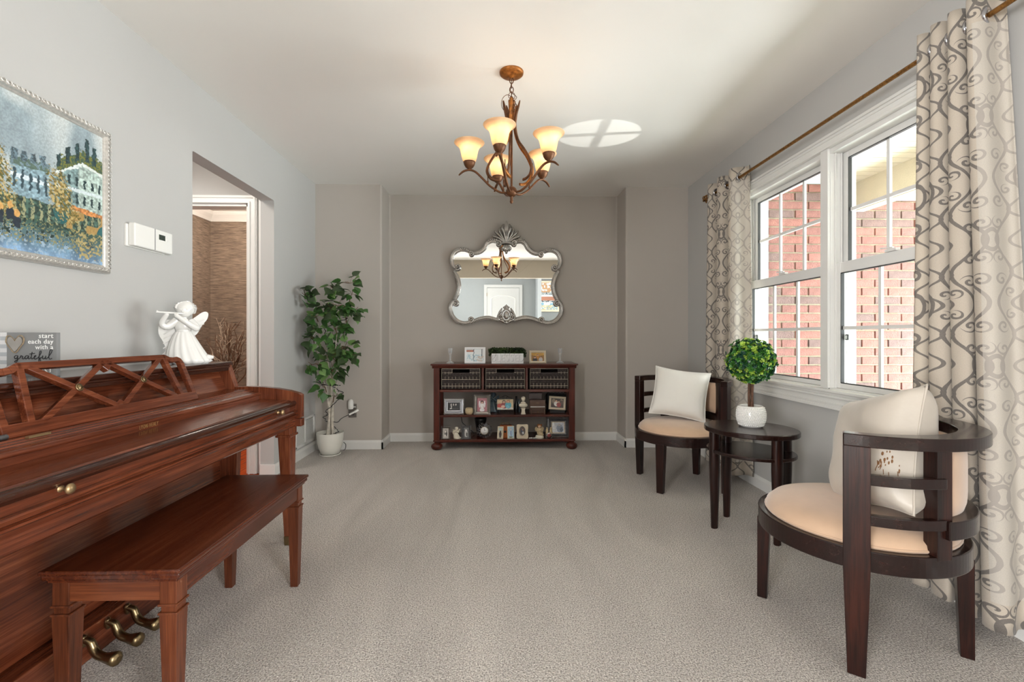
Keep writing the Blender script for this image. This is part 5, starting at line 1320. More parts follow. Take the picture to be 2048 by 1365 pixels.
# ---------------------------------------------------------------- photographs (colour blobs printed on the picture)
def blobs(bg, items, nz=.08, seed=1):
    def fn(u, v):
        img = np.ones(u.shape+(3,))*C(*bg); n = vnoise(u, v, 14, 14, seed)
        for cx_, cy_, rx, ry, col in items: img = lay(img, (((u-cx_)/rx)**2+((v-cy_)/ry)**2 < 1), C(*col))
        return np.clip(img*(1-nz+2*nz*n)[..., None], 0, 255)
    return fn
def person_b(x, y, s, shirt, hair=(50, 36, 28), skin=(214, 168, 140)):
    return [(x, y-.34*s, .2*s, .30*s, shirt), (x, y+.02*s, .115*s, .15*s, hair), (x, y-.01*s, .085*s, .11*s, skin)]
def std_frame(name, x0, x1, z0, z1, y, fw, material, pic, label, lean=8, roll=0, depth=.014, nx=40, prof='flat', extra=None, group='framed photos on the console', cat='picture frame', inner=None):
    """a photo frame standing at z0, leaning back; front lower edge at y"""
    w, h = x1-x0, z1-z0; t = thing(name, ((x0+x1)/2, y, z0), label, cat, group)
    t.rotation_euler = (Matrix.Rotation(R(-lean), 4, 'X') @ Matrix.Rotation(R(roll), 4, 'Y')).to_euler()
    m = MB()
    pr_ = {'flat': [(0, 0), (0, -depth), (fw, -depth), (fw, 0)], 'step': [(0, 0), (0, -depth*.8), (fw*.3, -depth), (fw*.42, -depth*.65), (fw*.6, -depth*.9), (fw*.8, -depth*.5), (fw, -depth*.45), (fw, 0)], 'round': [(0, 0), (0, -depth*.6), (fw*.35, -depth), (fw*.7, -depth*.8), (fw, -depth*.4), (fw, 0)]}[prof]
    n = len(pr_); vs_ = []
    for (sx, sz) in ((0, 0), (1, 0), (1, 1), (0, 1)):
        for d_, yy in pr_: vs_.append(((-w/2+d_) if sx == 0 else (w/2-d_), yy, d_ if sz == 0 else h-d_))
    m.add(vs_, [(k*n+i, k*n+(i+1) % n, ((k+1) % 4)*n+(i+1) % n, ((k+1) % 4)*n+i) for k in range(4) for i in range(n)])
    m.build('frame', material, t, local=True)
    MB().box(-w/2+.003, w/2-.003, -.002, .003, .003, h-.003).build('backing', M_['black'], t, local=True)
    MB().bar((0, .002, h*.72), (0, .002+h*.40*math.tan(R(lean+18)), h*.03+.001), .03, .002, up=(0, 1, 0)).build('easel_leg', M_['black'], t, local=True)
    painted('photo', w-2*fw, h-2*fw, nx, int(nx*(h-2*fw)/(w-2*fw))+1, pic, M_['photo'], t, Matrix.Translation((0, -.004, h/2)), local=True)
    if inner: 
        iw = inner[0]; m = MB(); a, b = w/2-fw, h/2-fw
        for q in ((-a, a, h/2-b, h/2-b+iw), (-a, a, h/2+b-iw, h/2+b), (-a, -a+iw, h/2-b, h/2+b), (a-iw, a, h/2-b, h/2+b)): m.box(q[0], q[1], -.006, -.0045, q[2], q[3])
        m.build('mat_board', inner[1], t, local=True)
    if extra: extra(t, w, h)
    return t
F = lambda zx0, zx1, zy0, zy1, y: (cx(zx0, y), cx(zx1, y), cz(zy1, y), cz(zy0, y))
ZM, ZB = .318, .092
# --- on the top
def beach(u, v):
    n = vnoise(u, v, 16, 16, 2); img = np.ones(u.shape+(3,))*C(232, 238, 240); img = lay(img, (v < .55)*(n > .45), C(186, 212, 222)); img = lay(img, (v > .78)*(v < .92)*(u < .45), C(186, 120, 100))
    img = lay(img, abs(u-.42-.02*np.sin(v*20)) < .018, C(80, 104, 118)); img = lay(img, (abs(u-.9) < .02)*(v > .3), C(90, 96, 104)); img = lay(img, (v < .45)*(u > .6)*(n > .5), C(212, 200, 190)); return img
std_frame('photo_frame', cx(448, 4.24), cx(683, 4.24), ZT, ZT+.150, 4.235, .016, M_['whiteframe'], beach, 'white framed pale beach photo on the console top', lean=11, nx=44)
fam = blobs((150, 110, 60), [(.5, .9, .6, .3, (196, 150, 70))]+person_b(.28, .42, .9, (40, 40, 46))+person_b(.52, .72, .7, (190, 130, 60))+person_b(.74, .45, .8, (196, 190, 186)), seed=4)
std_frame('photo_frame', cx(1182, 4.25), cx(1374, 4.25), ZT, ZT+.118, 4.24, .020, M_['creamframe'], fam, 'cream framed family photo on the console top', lean=9, nx=40, prof='round')
for nm, zx, in (('left', 285), ('right', 1535)):
    x = cx(zx, 4.30); M0 = (x, 4.30, ZT)
    m = MB(); m.lathe([(.034, 0), (.034, .004), (.024, .009), (.010, .014), (.008, .035), (.009, .060), (.008, .068), (.013, .073), (.013, .078), (.011, .082), (.017, .094), (.019, .112), (.019, .128), (.024, .138), (.022, .138), (.016, .126), (.014, .10), (0, .095)], M0, 20, cap=False)
    m.lathe([(0, 0), (.034, 0)], M0, 20, cap=False)
    m.thing('glass_candlestick', M_['crystal'], 'clear glass candlestick at the %s end of the console top' % nm, 'candlestick', 'glass candlesticks', origin=M0)
pl_ = thing('letter_planter', (cx(935, 4.22), 4.24, ZT), 'white BLESSED letter planter filled with green boxwood on the console top', 'planter')
x0, x1 = cx(752, 4.22), cx(1117, 4.22); wl_ = (x1-x0)/7
MB().box(x0+.004, x1-.004, 4.226, 4.30, ZT, ZT+.068).build('planter_box', M_['whiteframe'], pl_, bevel=.002)
FXp = Matrix.Rotation(R(90), 4, 'X'); M_['letter'] = mat('painted_letter_shadow', srgb(112, 112, 116), .5, var=.0)
for i, ch_ in enumerate('BLESSED'):
    xa = x0+i*wl_; hh = .096 if i in (0, 2, 3, 4, 6) else .088
    b_ = MB().box(xa+.0008, xa+wl_-.0008, 4.212, 4.226, ZT, ZT+.092).build('letter_block', M_['whiteframe'], pl_, bevel=.001)
    text_mesh('letter', ch_, .098, M_['letter'], b_, Matrix.Translation((xa+wl_/2, 4.2115, ZT+.046)) @ FXp @ Matrix.Diagonal((.72, 1, 1, 1)), extrude=.0008, offset=-.001)  # grey offset copy, painted in as the shadow of the white letter face
    text_mesh('letter_face', ch_, .098, M_['whiteframe'], b_, Matrix.Translation((xa+wl_/2-.0022, 4.2105, ZT+.0475)) @ FXp @ Matrix.Diagonal((.72, 1, 1, 1)), extrude=.0014, offset=-.001)
m = MB(); rr = random.Random(21)
for i in range(420):
    p = Vector((rr.uniform(x0-.02, x1+.02), rr.uniform(4.222, 4.30), ZT+.072+rr.random()**.8*.066)); e = abs((p.x-(x0+x1)/2)/((x1-x0)/2)); 
    if e > 1: p.z -= .01
    d = Vector((rr.uniform(-1, 1), rr.uniform(-1, .2), rr.uniform(-.2, 1))).normalized(); rosette(m, p, d, .0125, rr, rr.choice([0, 0, 2]))
o = m.build('greenery', [mat('faux_boxwood', srgb(62, 84, 40), .5, var=.4), M_['box_leaf2'], mat('faux_boxwood_dark', srgb(36, 54, 28), .5, var=.4)], pl_); o['kind'] = 'stuff'
# --- middle shelf
shoes = blobs((46, 44, 46), [(.28, .7, .05, .16, (214, 208, 202)), (.30, .45, .035, .2, (206, 200, 196)), (.47, .72, .05, .12, (214, 208, 202)), (.66, .72, .05, .12, (214, 208, 202)), (.27, .22, .10, .05, (224, 218, 212)), (.6, .2, .3, .03, (110, 106, 104))], seed=5)
def beads(t, w, h):
    m = MB(); k_ = int(w/.008)
    for i in range(k_+1):
        for z in (.004, h-.004): m.ball((-w/2+w*i/k_, -.013, z), .0042, 6, 4)
    for i in range(int(h/.008)+1):
        for x in (-w/2+.003, w/2-.003): m.ball((x, -.013, h*i/int(h/.008)), .0042, 6, 4)
    o = m.build('beading', M_['silver'], t, local=True); o['kind'] = 'stuff'
std_frame('photo_frame', cx(216, 4.24), cx(438, 4.24), ZM, ZM+.142, 4.225, .034, mat('bright_silver_frame', srgb(206, 208, 214), .3, metal=.6, var=.04), shoes, 'beaded silver frame with a dark photo at the left of the middle shelf', lean=8, roll=0, extra=beads, prof='step', nx=36)
m = MB(); x = cx(499, 4.21); m.lathe([(.022, 0), (.032, .008), (.037, .026), (.036, .044), (.029, .058), (.024, .060), (.022, .056), (.026, .045), (0, .040)], (x, 4.22, ZM), 36, flute=.035, nf=12)
m.thing('votive_holder', M_['goldcream'], 'small round ribbed gold and cream votive on the middle shelf', 'candle holder', origin=(x, 4.22, ZM))
pink = blobs((186, 124, 134), [(.5, .36, .17, .34, (244, 240, 240)), (.5, .12, .24, .12, (240, 234, 236)), (.5, .70, .13, .12, (60, 40, 36)), (.5, .66, .08, .08, (224, 186, 170)), (.25, .55, .08, .26, (236, 228, 232)), (.75, .55, .08, .26, (236, 228, 232))], seed=6)
def lace(sc=1.0, material='silver'):
    def f(t, w, h):
        m = MB(); r2 = random.Random(3); per_ = []
        k1, k2 = int(w/.013), int(h/.013)
        for i in range(k1+1): per_ += [(-w/2+w*i/k1, .002), (-w/2+w*i/k1, h-.002)]
        for i in range(k2+1): per_ += [(-w/2+.001, h*i/k2), (w/2-.001, h*i/k2)]
        for i, (a, b) in enumerate(per_):
            s = .0075*sc*r2.uniform(.8, 1.2); fl = 1 if i % 2 else -1
            m.tube([(a+math.cos(q)*s*(1-q/8)*fl, -.012, b+math.sin(q)*s*(1-q/8)) for q in np.linspace(0, 5.5, 9)], .0019*sc, n=4)
        o = m.build('scroll_ornament', M_[material], t, local=True); o['kind'] = 'stuff'
    return f
std_frame('photo_frame', cx(562, 4.24), cx(732, 4.24), ZM, ZM+.172, 4.22, .024, M_['silver'], pink, 'ornate silver frame with a figure in white on pink on the middle shelf', lean=6, extra=lace(1.1), prof='round', nx=34)
def small_angel(name, x, y, z, h, label, material, rz=0, cat='figurine'):
    return angel(name, (x, y, z), h/.292, rz, label, material=material, cat=cat)
small_angel('glass_angel', cx(770, 4.33), 4.34, ZM, .185, 'blue grey glass angel behind the ornate silver frame on the middle shelf', 'blueglass')
fam2 = blobs((210, 190, 150), [(.18, .38, .2, .2, (196, 70, 60)), (.1, .8, .3, .2, (226, 196, 160)), (.5, .12, .6, .10, (220, 214, 208))]+person_b(.42, .74, 1.0, (150, 60, 66), (40, 30, 26))+person_b(.68, .76, 1.0, (86, 170, 190), (176, 96, 60))+[(.36, .30, .12, .13, (240, 190, 170)), (.66, .28, .10, .13, (110, 180, 200))], seed=7)
def wiretop(t, w, h):
    m = MB(); m.tube(smooth_path([(-w*.42, -.004, h), (-w*.22, -.004, h+.014), (0, -.004, h+.030), (w*.22, -.004, h+.014), (w*.42, -.004, h)], 4), .0018, n=5)
    for s in (1, -1): m.tube([(s*w*.1+math.cos(q)*.012*(1-q/9), -.004, h+.010+math.sin(q)*.010*(1-q/9)) for q in np.linspace(0, 5.5, 10)], .0016, n=5)
    for s in (-.3, 0, .3): m.tube([(s*w+math.cos(q)*.020*(1-q/9), -.006, -.018+math.sin(q)*.012*(1-q/9)) for q in np.linspace(0, 5.5, 10)], .0018, n=5)
    m.tube([(-w*.45, -.006, 0), (-w*.47, -.006, -.035)], .0022, n=5); m.tube([(w*.45, -.006, 0), (w*.47, -.006, -.035)], .0022, n=5); m.tube([(-w*.5, -.006, -.030), (w*.5, -.006, -.030)], .002, n=5)
    m.build('wire_stand', M_['black'], t, local=True)
std_frame('photo_frame', cx(812, 4.24), cx(1006, 4.24), ZM+.036, ZM+.140, 4.225, .004, M_['black'], fam2, 'photo of two children in a black scrolled wire stand on the middle shelf', lean=7, extra=wiretop, nx=50)
m = MB(); x = cx(1036, 4.33); m.lathe([(.022, 0), (.024, .01), (.024, .07), (.014, .09), (.009, .11), (.009, .145), (.011, .148), (0, .150)], (x, 4.34, ZM), 16); m.thing('small_bottle', M_['bottle'], 'dark slim bottle behind the wire stand photo on the middle shelf', 'bottle', origin=(x, 4.34, ZM))
m = MB(); x = cx(1066, 4.33); m.lathe([(.012, 0), (.013, .01), (.013, .09), (.008, .10), (.008, .118), (0, .12)], (x, 4.35, ZM), 12); m.thing('small_bottle', M_['blueglass'], 'small blue grey bottle beside the ivory bust on the middle shelf', 'bottle', origin=(x, 4.35, ZM))
bx = cx(1114, 4.22); bu = thing('composer_bust', (bx, 4.225, ZM), 'ivory plaster bust of a man on a pedestal on the middle shelf', 'figurine')
m = MB(); m.prism([(-.022, 0), (.022, 0), (.020, .008), (.016, .012), (.014, .040), (.018, .048), (.019, .054), (-.019, .054), (-.018, .048), (-.014, .040), (-.016, .012), (-.020, .008)], -.016, .016, axis='y', M=Matrix.Translation((bx, 4.225, ZM))); m.build('pedestal', M_['plaster'], bu, bevel=.001)
m = MB(); m.ball((bx, 4.225, ZM+.080), .030, 16, 10, sc=(1.38, .6, .72)); m.ball((bx, 4.222, ZM+.100), .022, 12, 8, sc=(1.1, .7, .7)); m.tube([(bx, 4.225, ZM+.095), (bx, 4.223, ZM+.122)], .011, n=10); m.ball((bx+.001, 4.218, ZM+.136), .0185, 16, 12, sc=(.86, .98, 1.2)); m.ball((bx+.001, 4.226, ZM+.142), .020, 16, 10, sc=(1.0, .95, 1.05))
m.ball((bx+.001, 4.199, ZM+.134), .004, 8, 6, sc=(.8, 1, 1.3)); m.ball((bx+.001, 4.2015, ZM+.125), .0035, 8, 6, sc=(1.5, .6, .6)); m.ball((bx+.0075, 4.2035, ZM+.141), .003, 6, 4); m.ball((bx-.0055, 4.2035, ZM+.141), .003, 6, 4); m.build('bust', M_['plaster'], bu)
# miniature upright piano box with raised lid
x0, x1 = cx(1188, 4.24), cx(1368, 4.24); mp_ = thing('miniature_piano', ((x0+x1)/2, 4.25, ZM), 'miniature brown upright piano box with raised lid on the middle shelf', 'ornament')
WB = wood('miniature_walnut', srgb(62, 44, 36), srgb(96, 72, 60), srgb(122, 94, 78), axis=0, rough=.35)
MB().box(x0, x1, 4.245, 4.30, ZM+.0, ZM+.125).build('case', WB, mp_, bevel=.003)
m = MB(); m.box(x0+.004, x1-.004, 4.215, 4.245, ZM+.050, ZM+.062); m.build('key_bed', WB, mp_, bevel=.001)
m = MB(); m.box(x0+.006, x1-.006, 4.217, 4.243, ZM+.062, ZM+.066); m.build('keys', M_['whiteframe'], mp_)
for x in (x0+.012, x1-.012): MB().lathe([(.005, 0), (.007, .006), (.004, .015), (.006, .03), (.004, .044), (.006, .05)], (x, 4.222, ZM), 10).build('leg', WB, mp_)
m = MB(); m.box((x0+x1)/2-.018, (x0+x1)/2+.018, 4.241, 4.245, ZM+.092, ZM+.106); m.build('music_rest', WB, mp_)
MB().bar(((x0+x1)/2-.010, 4.2405, ZM+.098), ((x0+x1)/2+.010, 4.2405, ZM+.098), .003, .004).build('keyhole_plate', M_['brass'], mp_)
m = MB(); m.box(x0-.002, x1-.03, 4.296, 4.302, ZM+.125, ZM+.186); m.box(x0-.002, x1-.03, 4.25, 4.302, ZM+.180, ZM+.188); m.build('raised_lid', mat('dark_red_lacquer', srgb(58, 18, 18), .25, coat=.5), mp_, bevel=.001)
MB().ball(((x0+x1)/2, 4.228, ZM+.014), .006, 8, 6).build('pedal', M_['brass'], mp_)
grp = blobs((70, 60, 54), [(.2, .7, .14, .25, (140, 120, 100)), (.82, .7, .12, .25, (150, 130, 112)), (.5, .2, .6, .15, (60, 40, 38)), (.7, .62, .3, .2, (90, 70, 62))]+person_b(.42, .72, .9, (226, 222, 216))+person_b(.62, .64, .9, (150, 60, 60)), seed=8)
k0 = thing('black_storage_box', (cx(1500, 4.38), 4.40, ZM), 'black carved case standing behind the tilted cream frame on the middle shelf', 'case')
m = MB(); m.box(cx(1385, 4.36), cx(1615, 4.36), 4.36, 4.44, ZM, ZM+.165); m.build('case', M_['black'], k0, bevel=.01)
m = MB(); xx = cx(1500, 4.36)
for a in np.linspace(-.085, .075, 6): m.tube([(xx+a+math.cos(q)*.018*(1-q/8), 4.357, ZM+.168+math.sin(q)*.012*(1-q/8)) for q in np.linspace(0, 5.5, 9)], .0035, n=5)
m.tube([(xx-.10+math.cos(q)*.012, 4.357, ZM+.12+math.sin(q)*.045) for q in np.linspace(1.2, 4.8, 9)], .003, n=5); m.build('carving', M_['black'], k0)
t_ = std_frame('photo_frame', cx(1405, 4.25), cx(1598, 4.25), ZM+.030, ZM+.156, 4.262, .020, M_['creamframe'], grp, 'tilted cream framed group photo at the right of the middle shelf', lean=14, roll=4, nx=40, prof='round')
MB().box(cx(1420, 4.25), cx(1590, 4.25), 4.235, 4.285, ZM, ZM+.028).thing('small_black_stand', M_['black'], 'low black stand under the tilted cream frame on the middle shelf', 'stand', bevel=.003)
# --- bottom shelf
bw1 = blobs((196, 190, 184), [(.5, .5, .3, .35, (150, 146, 140)), (.42, .66, .12, .12, (230, 224, 218)), (.62, .4, .14, .2, (90, 86, 84)), (.4, .25, .15, .12, (222, 216, 208))], seed=9)
def wirering(t, w, h):
    m = MB()
    for s in (-1, 1): m.tube([(s*(w/2+.004), -.004, 0), (s*(w/2+.007), -.004, h*.5), (s*(w/2+.003), -.004, h+.004)], .002, n=5)
    for k_ in range(5): m.tube([(-w/2+w*k_/4+math.cos(q)*.009*(1-q/9), -.004, h+.006+math.sin(q)*.007*(1-q/9)) for q in np.linspace(0, 5.5, 9)], .0016, n=5)
    m.build('wire_scrolls', M_['pewter'], t, local=True)
std_frame('photo_frame', cx(190, 4.2), cx(276, 4.2), ZB, ZB+.108, 4.205, .010, M_['silver'], bw1, 'small silver frame at the far left of the bottom shelf', lean=7, extra=wirering, nx=24, prof='round')
small_angel('praying_angel', cx(354, 4.215), 4.22, ZB, .108, 'small ivory angel between two silver frames on the bottom shelf', 'plaster')
bw2 = blobs((120, 118, 118), [(.5, .4, .28, .4, (190, 188, 186)), (.45, .72, .14, .13, (226, 222, 218)), (.62, .3, .12, .2, (60, 58, 58))], seed=10)
std_frame('photo_frame', cx(416, 4.2), cx(514, 4.2), ZB, ZB+.118, 4.205, .016, M_['pewter'], bw2, 'pewter scrolled frame beside the small ivory angel on the bottom shelf', lean=7, extra=lace(.9, 'pewter'), nx=24, prof='round')
m = MB(); x = cx(628, 4.34); m.lathe([(.030, 0), (.036, .01), (.040, .05), (.048, .10), (.056, .15), (.058, .168), (.054, .170), (.050, .150), (0, .12)], (x, 4.35, ZB), 24); m.thing('black_vase', M_['black'], 'black flared vase behind the crystal clock on the bottom shelf', 'vase', origin=(x, 4.35, ZB))
MB().tube(smooth_path([(cx(560, 4.4), 4.40, .10), (cx(480, 4.42), 4.42, .16), (cx(425, 4.44), 4.43, .20), (cx(410, 4.44), 4.44, .25), (cx(385, 4.45), 4.455, .285), (cx(370, 4.45), 4.462, .292)], 5), .0035, n=6).thing('lamp_cord', M_['blackwire'], 'black cord curling up behind the pewter frame', 'cord')
ck = thing('crystal_clock', (cx(672, 4.22), 4.225, ZB), 'round faceted crystal clock with white dial on the bottom shelf', 'clock')
x, zc_ = cx(672, 4.22), ZB+.074; RY = Matrix.Rotation(R(90), 4, 'X')
m = MB(); m.lathe([(0, -.012), (.060, -.012), (.074, 0), (.060, .012), (0, .012)], (x, 4.225, zc_), 12, smooth=False, M=RY, cap=False); m.build('crystal_body', clear_glass('smoky_crystal', (.62, .68, .78), .03, 1.5, .6), ck)
m = MB()
for k_ in range(12):
    a = 2*math.pi*k_/12; m.tube([(x+.040*math.cos(a), 4.211, zc_+.040*math.sin(a)), (x+.072*math.cos(a+.2), 4.224, zc_+.072*math.sin(a+.2))], .0016, n=4); m.tube([(x+.040*math.cos(a), 4.211, zc_+.040*math.sin(a)), (x+.072*math.cos(a-.2), 4.224, zc_+.072*math.sin(a-.2))], .0016, n=4)
m.build('facet_edges', M_['chrome'], ck)
m = MB(); m.lathe([(0, 0), (.036, 0), (.036, .003), (0, .003)], (x, 4.2125, zc_), 32, M=RY); m.build('dial', M_['whiteframe'], ck, label='white clock dial')
m = MB(); m.tube([(x+.0365*math.cos(a), 4.211, zc_+.0365*math.sin(a)) for a in np.linspace(0, 2*math.pi, 33)[:-1]], .0022, n=6, close=True); m.build('bezel', M_['brass'], ck)
m = MB()
for k_ in range(12): a = 2*math.pi*k_/12; m.bar((x+.028*math.cos(a), 4.2085, zc_+.028*math.sin(a)), (x+.032*math.cos(a), 4.2085, zc_+.032*math.sin(a)), .0018, .0008, up=(0, 1, 0))
m.build('hour_marks', M_['ink'], ck)
for L_, a, w in ((.018, R(92), .0022), (.026, R(88), .0014), (.016, R(30), .002)): MB().bar((x, 4.208, zc_), (x+L_*math.cos(a), 4.208, zc_+L_*math.sin(a)), w, .0006, up=(0, 1, 0)).build('hand', M_['ink'], ck)
def card(name, xa, xb, h, pic, label, yy=4.21, roll=0):
    w = xb-xa; t = thing(name, ((xa+xb)/2, yy, ZB), label, 'card', 'figure cards on the bottom shelf'); t.rotation_euler = (Matrix.Rotation(R(-8), 4, 'X') @ Matrix.Rotation(R(roll), 4, 'Y')).to_euler()
    MB().box(-w/2, w/2, 0, .006, 0, h).build('plaque', M_['creamframe'], t, local=True, bevel=.001); painted('print', w*.86, h*.9, 22, 34, pic, M_['photo'], t, Matrix.Translation((0, -.0008, h/2)), local=True)
card('standing_card', cx(816, 4.2), cx(884, 4.2), .112, blobs((206, 196, 170), [(.5, .34, .26, .26, (50, 36, 34)), (.5, .62, .13, .08, (60, 44, 38)), (.5, .12, .2, .10, (70, 60, 54)), (.5, .8, .4, .15, (190, 206, 200))], seed=11), 'cream card with a dark robed figure leaning on the wooden box, left side', roll=3)
card('standing_card', cx(934, 4.2), cx(1014, 4.2), .114, blobs((176, 206, 224), [(.5, .42, .16, .36, (236, 240, 244)), (.52, .40, .10, .30, (90, 130, 180)), (.5, .78, .07, .06, (220, 190, 170)), (.5, .08, .3, .06, (120, 130, 110))], seed=12), 'pale blue card with a robed figure leaning on the wooden box, right side', roll=-1)
wbx = thing('wooden_box', (cx(915, 4.24), 4.25, ZB), 'orange brown wooden box with brass handle behind the two cards on the bottom shelf', 'box')
MB().box(cx(848, 4.24), cx(985, 4.24), 4.232, 4.29, ZB, ZB+.118).build('case', wood('honey_wood', srgb(120, 58, 24), srgb(160, 84, 38), srgb(184, 106, 54), axis=2), wbx, bevel=.003)
m = MB(); xm = cx(910, 4.24); m.tube(smooth_path([(xm-.04, 4.26, ZB+.118), (xm-.03, 4.26, ZB+.138), (xm, 4.26, ZB+.132), (xm+.03, 4.26, ZB+.138), (xm+.04, 4.26, ZB+.118)], 4), .003, n=6); m.build('handle', M_['brass'], wbx)
m = MB(); m.ball((xm-.002, 4.231, ZB+.06), .012, 10, 6, sc=(1, .3, 1)); m.build('clasp', M_['black'], wbx)
# scalloped oval frame
xa, xb = cx(1034, 4.2), cx(1176, 4.2); of = thing('photo_frame', ((xa+xb)/2, 4.205, ZB), 'cream scalloped frame with an oval dark photo on the bottom shelf', 'picture frame', 'framed photos on the console')
of.rotation_euler = (R(-8), 0, 0); w, h = xb-xa, .140
sil = [(w/2*(1-.10*math.cos(4*a)*1.0-.03*math.cos(12*a))*math.copysign(abs(math.cos(a))**.62, math.cos(a)), h/2+h/2*(1-.08*math.cos(4*a))*math.copysign(abs(math.sin(a))**.62, math.sin(a))*.98) for a in np.linspace(0, 2*math.pi, 49)[:-1]]
mn = min(p[1] for p in sil); sil = [(x, z-mn) for x, z in sil]
MB().prism(sil, 0, .010, axis='y').build('frame', M_['creamframe'], of, local=True, bevel=.003)
m = MB(); m.tube([(w*.27*math.cos(a), -.002, h/2+h*.33*math.sin(a)) for a in np.linspace(0, 2*math.pi, 33)[:-1]], .004, n=6, close=True); m.build('oval_rim', M_['creamframe'], of, local=True)
ov = blobs((222, 212, 192), [(.5, .5, .5, .5, (96, 82, 78)), (.45, .5, .16, .22, (60, 70, 90)), (.55, .62, .12, .10, (170, 130, 112)), (.6, .3, .14, .14, (210, 208, 210))], seed=13)
painted('photo', w*.50, h*.62, 30, 36, ov, M_['photo'], of, Matrix.Translation((0, -.0012, h/2)), local=True)
for k_, zx in enumerate((1190, 1210, 1236, 1258)):
    MB().ball((cx(zx, 4.2), 4.20+.004*(k_ % 2), ZB+.006), .0065, 8, 6, sc=(1.6, 1, .9)).thing('polished_pebble', M_['porcelain'], ['leftmost small white pebble, next to the scalloped frame', 'second small white pebble from the scalloped frame', 'third small white pebble from the scalloped frame', 'rightmost small white pebble, against the cherub'][k_], 'pebble', 'white pebbles beside the cherub')
xc_ = cx(1300, 4.22); chb = thing('cherub_figurine', (xc_, 4.225, ZB), 'gold and cream cherub figurine with curly hair on the bottom shelf', 'figurine')
m = MB(); m.lathe([(.030, 0), (.034, .006), (.030, .022), (.024, .028)], (xc_, 4.225, ZB), 16, sx=1.2); m.build('base', M_['plaster'], chb)
m = MB(); m.ball((xc_+.004, 4.222, ZB+.05), .026, 14, 10, sc=(1.1, .9, 1.0)); m.ball((xc_, 4.225, ZB+.078), .019, 12, 8, sc=(1, .9, 1.2)); m.ball((xc_+.02, 4.212, ZB+.036), .013, 10, 8, sc=(1.4, 1, .8)); m.tube([(xc_-.018, 4.22, ZB+.088), (xc_-.026, 4.208, ZB+.070), (xc_-.006, 4.200, ZB+.066)], .007, n=8); m.tube([(xc_+.018, 4.22, ZB+.088), (xc_+.024, 4.208, ZB+.070), (xc_+.006, 4.200, ZB+.066)], .007, n=8); m.build('body', M_['goldcream'], chb)
m = MB(); m.ball((xc_, 4.218, ZB+.110), .0165, 14, 10); m.ball((xc_, 4.202, ZB+.108), .0028, 6, 4); m.build('head', mat('painted_skin', srgb(224, 188, 158), .5), chb)
m = MB()
for i in range(22): a = i*2.4; m.ball((xc_+.017*math.cos(a), 4.224+.012*math.sin(a), ZB+.108+.016*math.sin(i*1.1)*.5+.010), .0065, 6, 5)
m.build('hair', mat('painted_hair', srgb(150, 92, 44), .5, var=.2), chb)
for s in (1, -1): m = MB(); m.ball((xc_+s*.028, 4.236, ZB+.082), .016, 10, 8, sc=(.9, .3, 1.3)); m.build('wing', M_['goldcream'], chb)
orn = lace(1.5, 'silverdark')
old = blobs((206, 210, 216), [(.14, .5, .10, .6, (245, 246, 248)), (.62, .42, .24, .34, (150, 160, 176)), (.6, .72, .1, .12, (196, 190, 190)), (.75, .3, .12, .2, (110, 120, 136))], seed=14)
std_frame('photo_frame', cx(1392, 4.27), cx(1632, 4.27), ZB, ZB+.178, 4.262, .036, M_['pewter'], old, 'wide ornate dark pewter frame at the right end of the bottom shelf', lean=7, extra=orn, nx=44, prof='step', inner=(.006, M_['goldcream']))
xt = cx(1408, 4.21); tf = thing('medallion_figurine', (xt, 4.21, ZB), 'small grey figurine with a round red medallion in front of the wide frame', 'figurine')
m = MB(); m.lathe([(0, -.006), (.026, -.006), (.028, 0), (.026, .006), (0, .006)], (xt, 4.205, ZB+.029), 20, M=Matrix.Rotation(R(90), 4, 'X'), cap=False); m.build('medallion_rim', M_['silver'], tf)
m = MB(); m.lathe([(0, 0), (.017, 0), (.017, .002), (0, .002)], (xt, 4.1995, ZB+.029), 20, M=Matrix.Rotation(R(90), 4, 'X')); m.build('medallion', mat('dusky_red', srgb(150, 70, 70), .4), tf)
for s in (-1, 1): m = MB(); m.lathe([(.012, 0), (.014, .03), (.010, .045), (.006, .050)], (xt+s*.018, 4.222, ZB+.035), 12); m.ball((xt+s*.018, 4.220, ZB+.092), .009, 10, 8); m.build('figure', M_['goldcream'], tf)
m = MB(); m.box(xt-.03, xt+.03, 4.208, 4.235, ZB, ZB+.036); m.build('base', M_['pewter'], tf, bevel=.003)

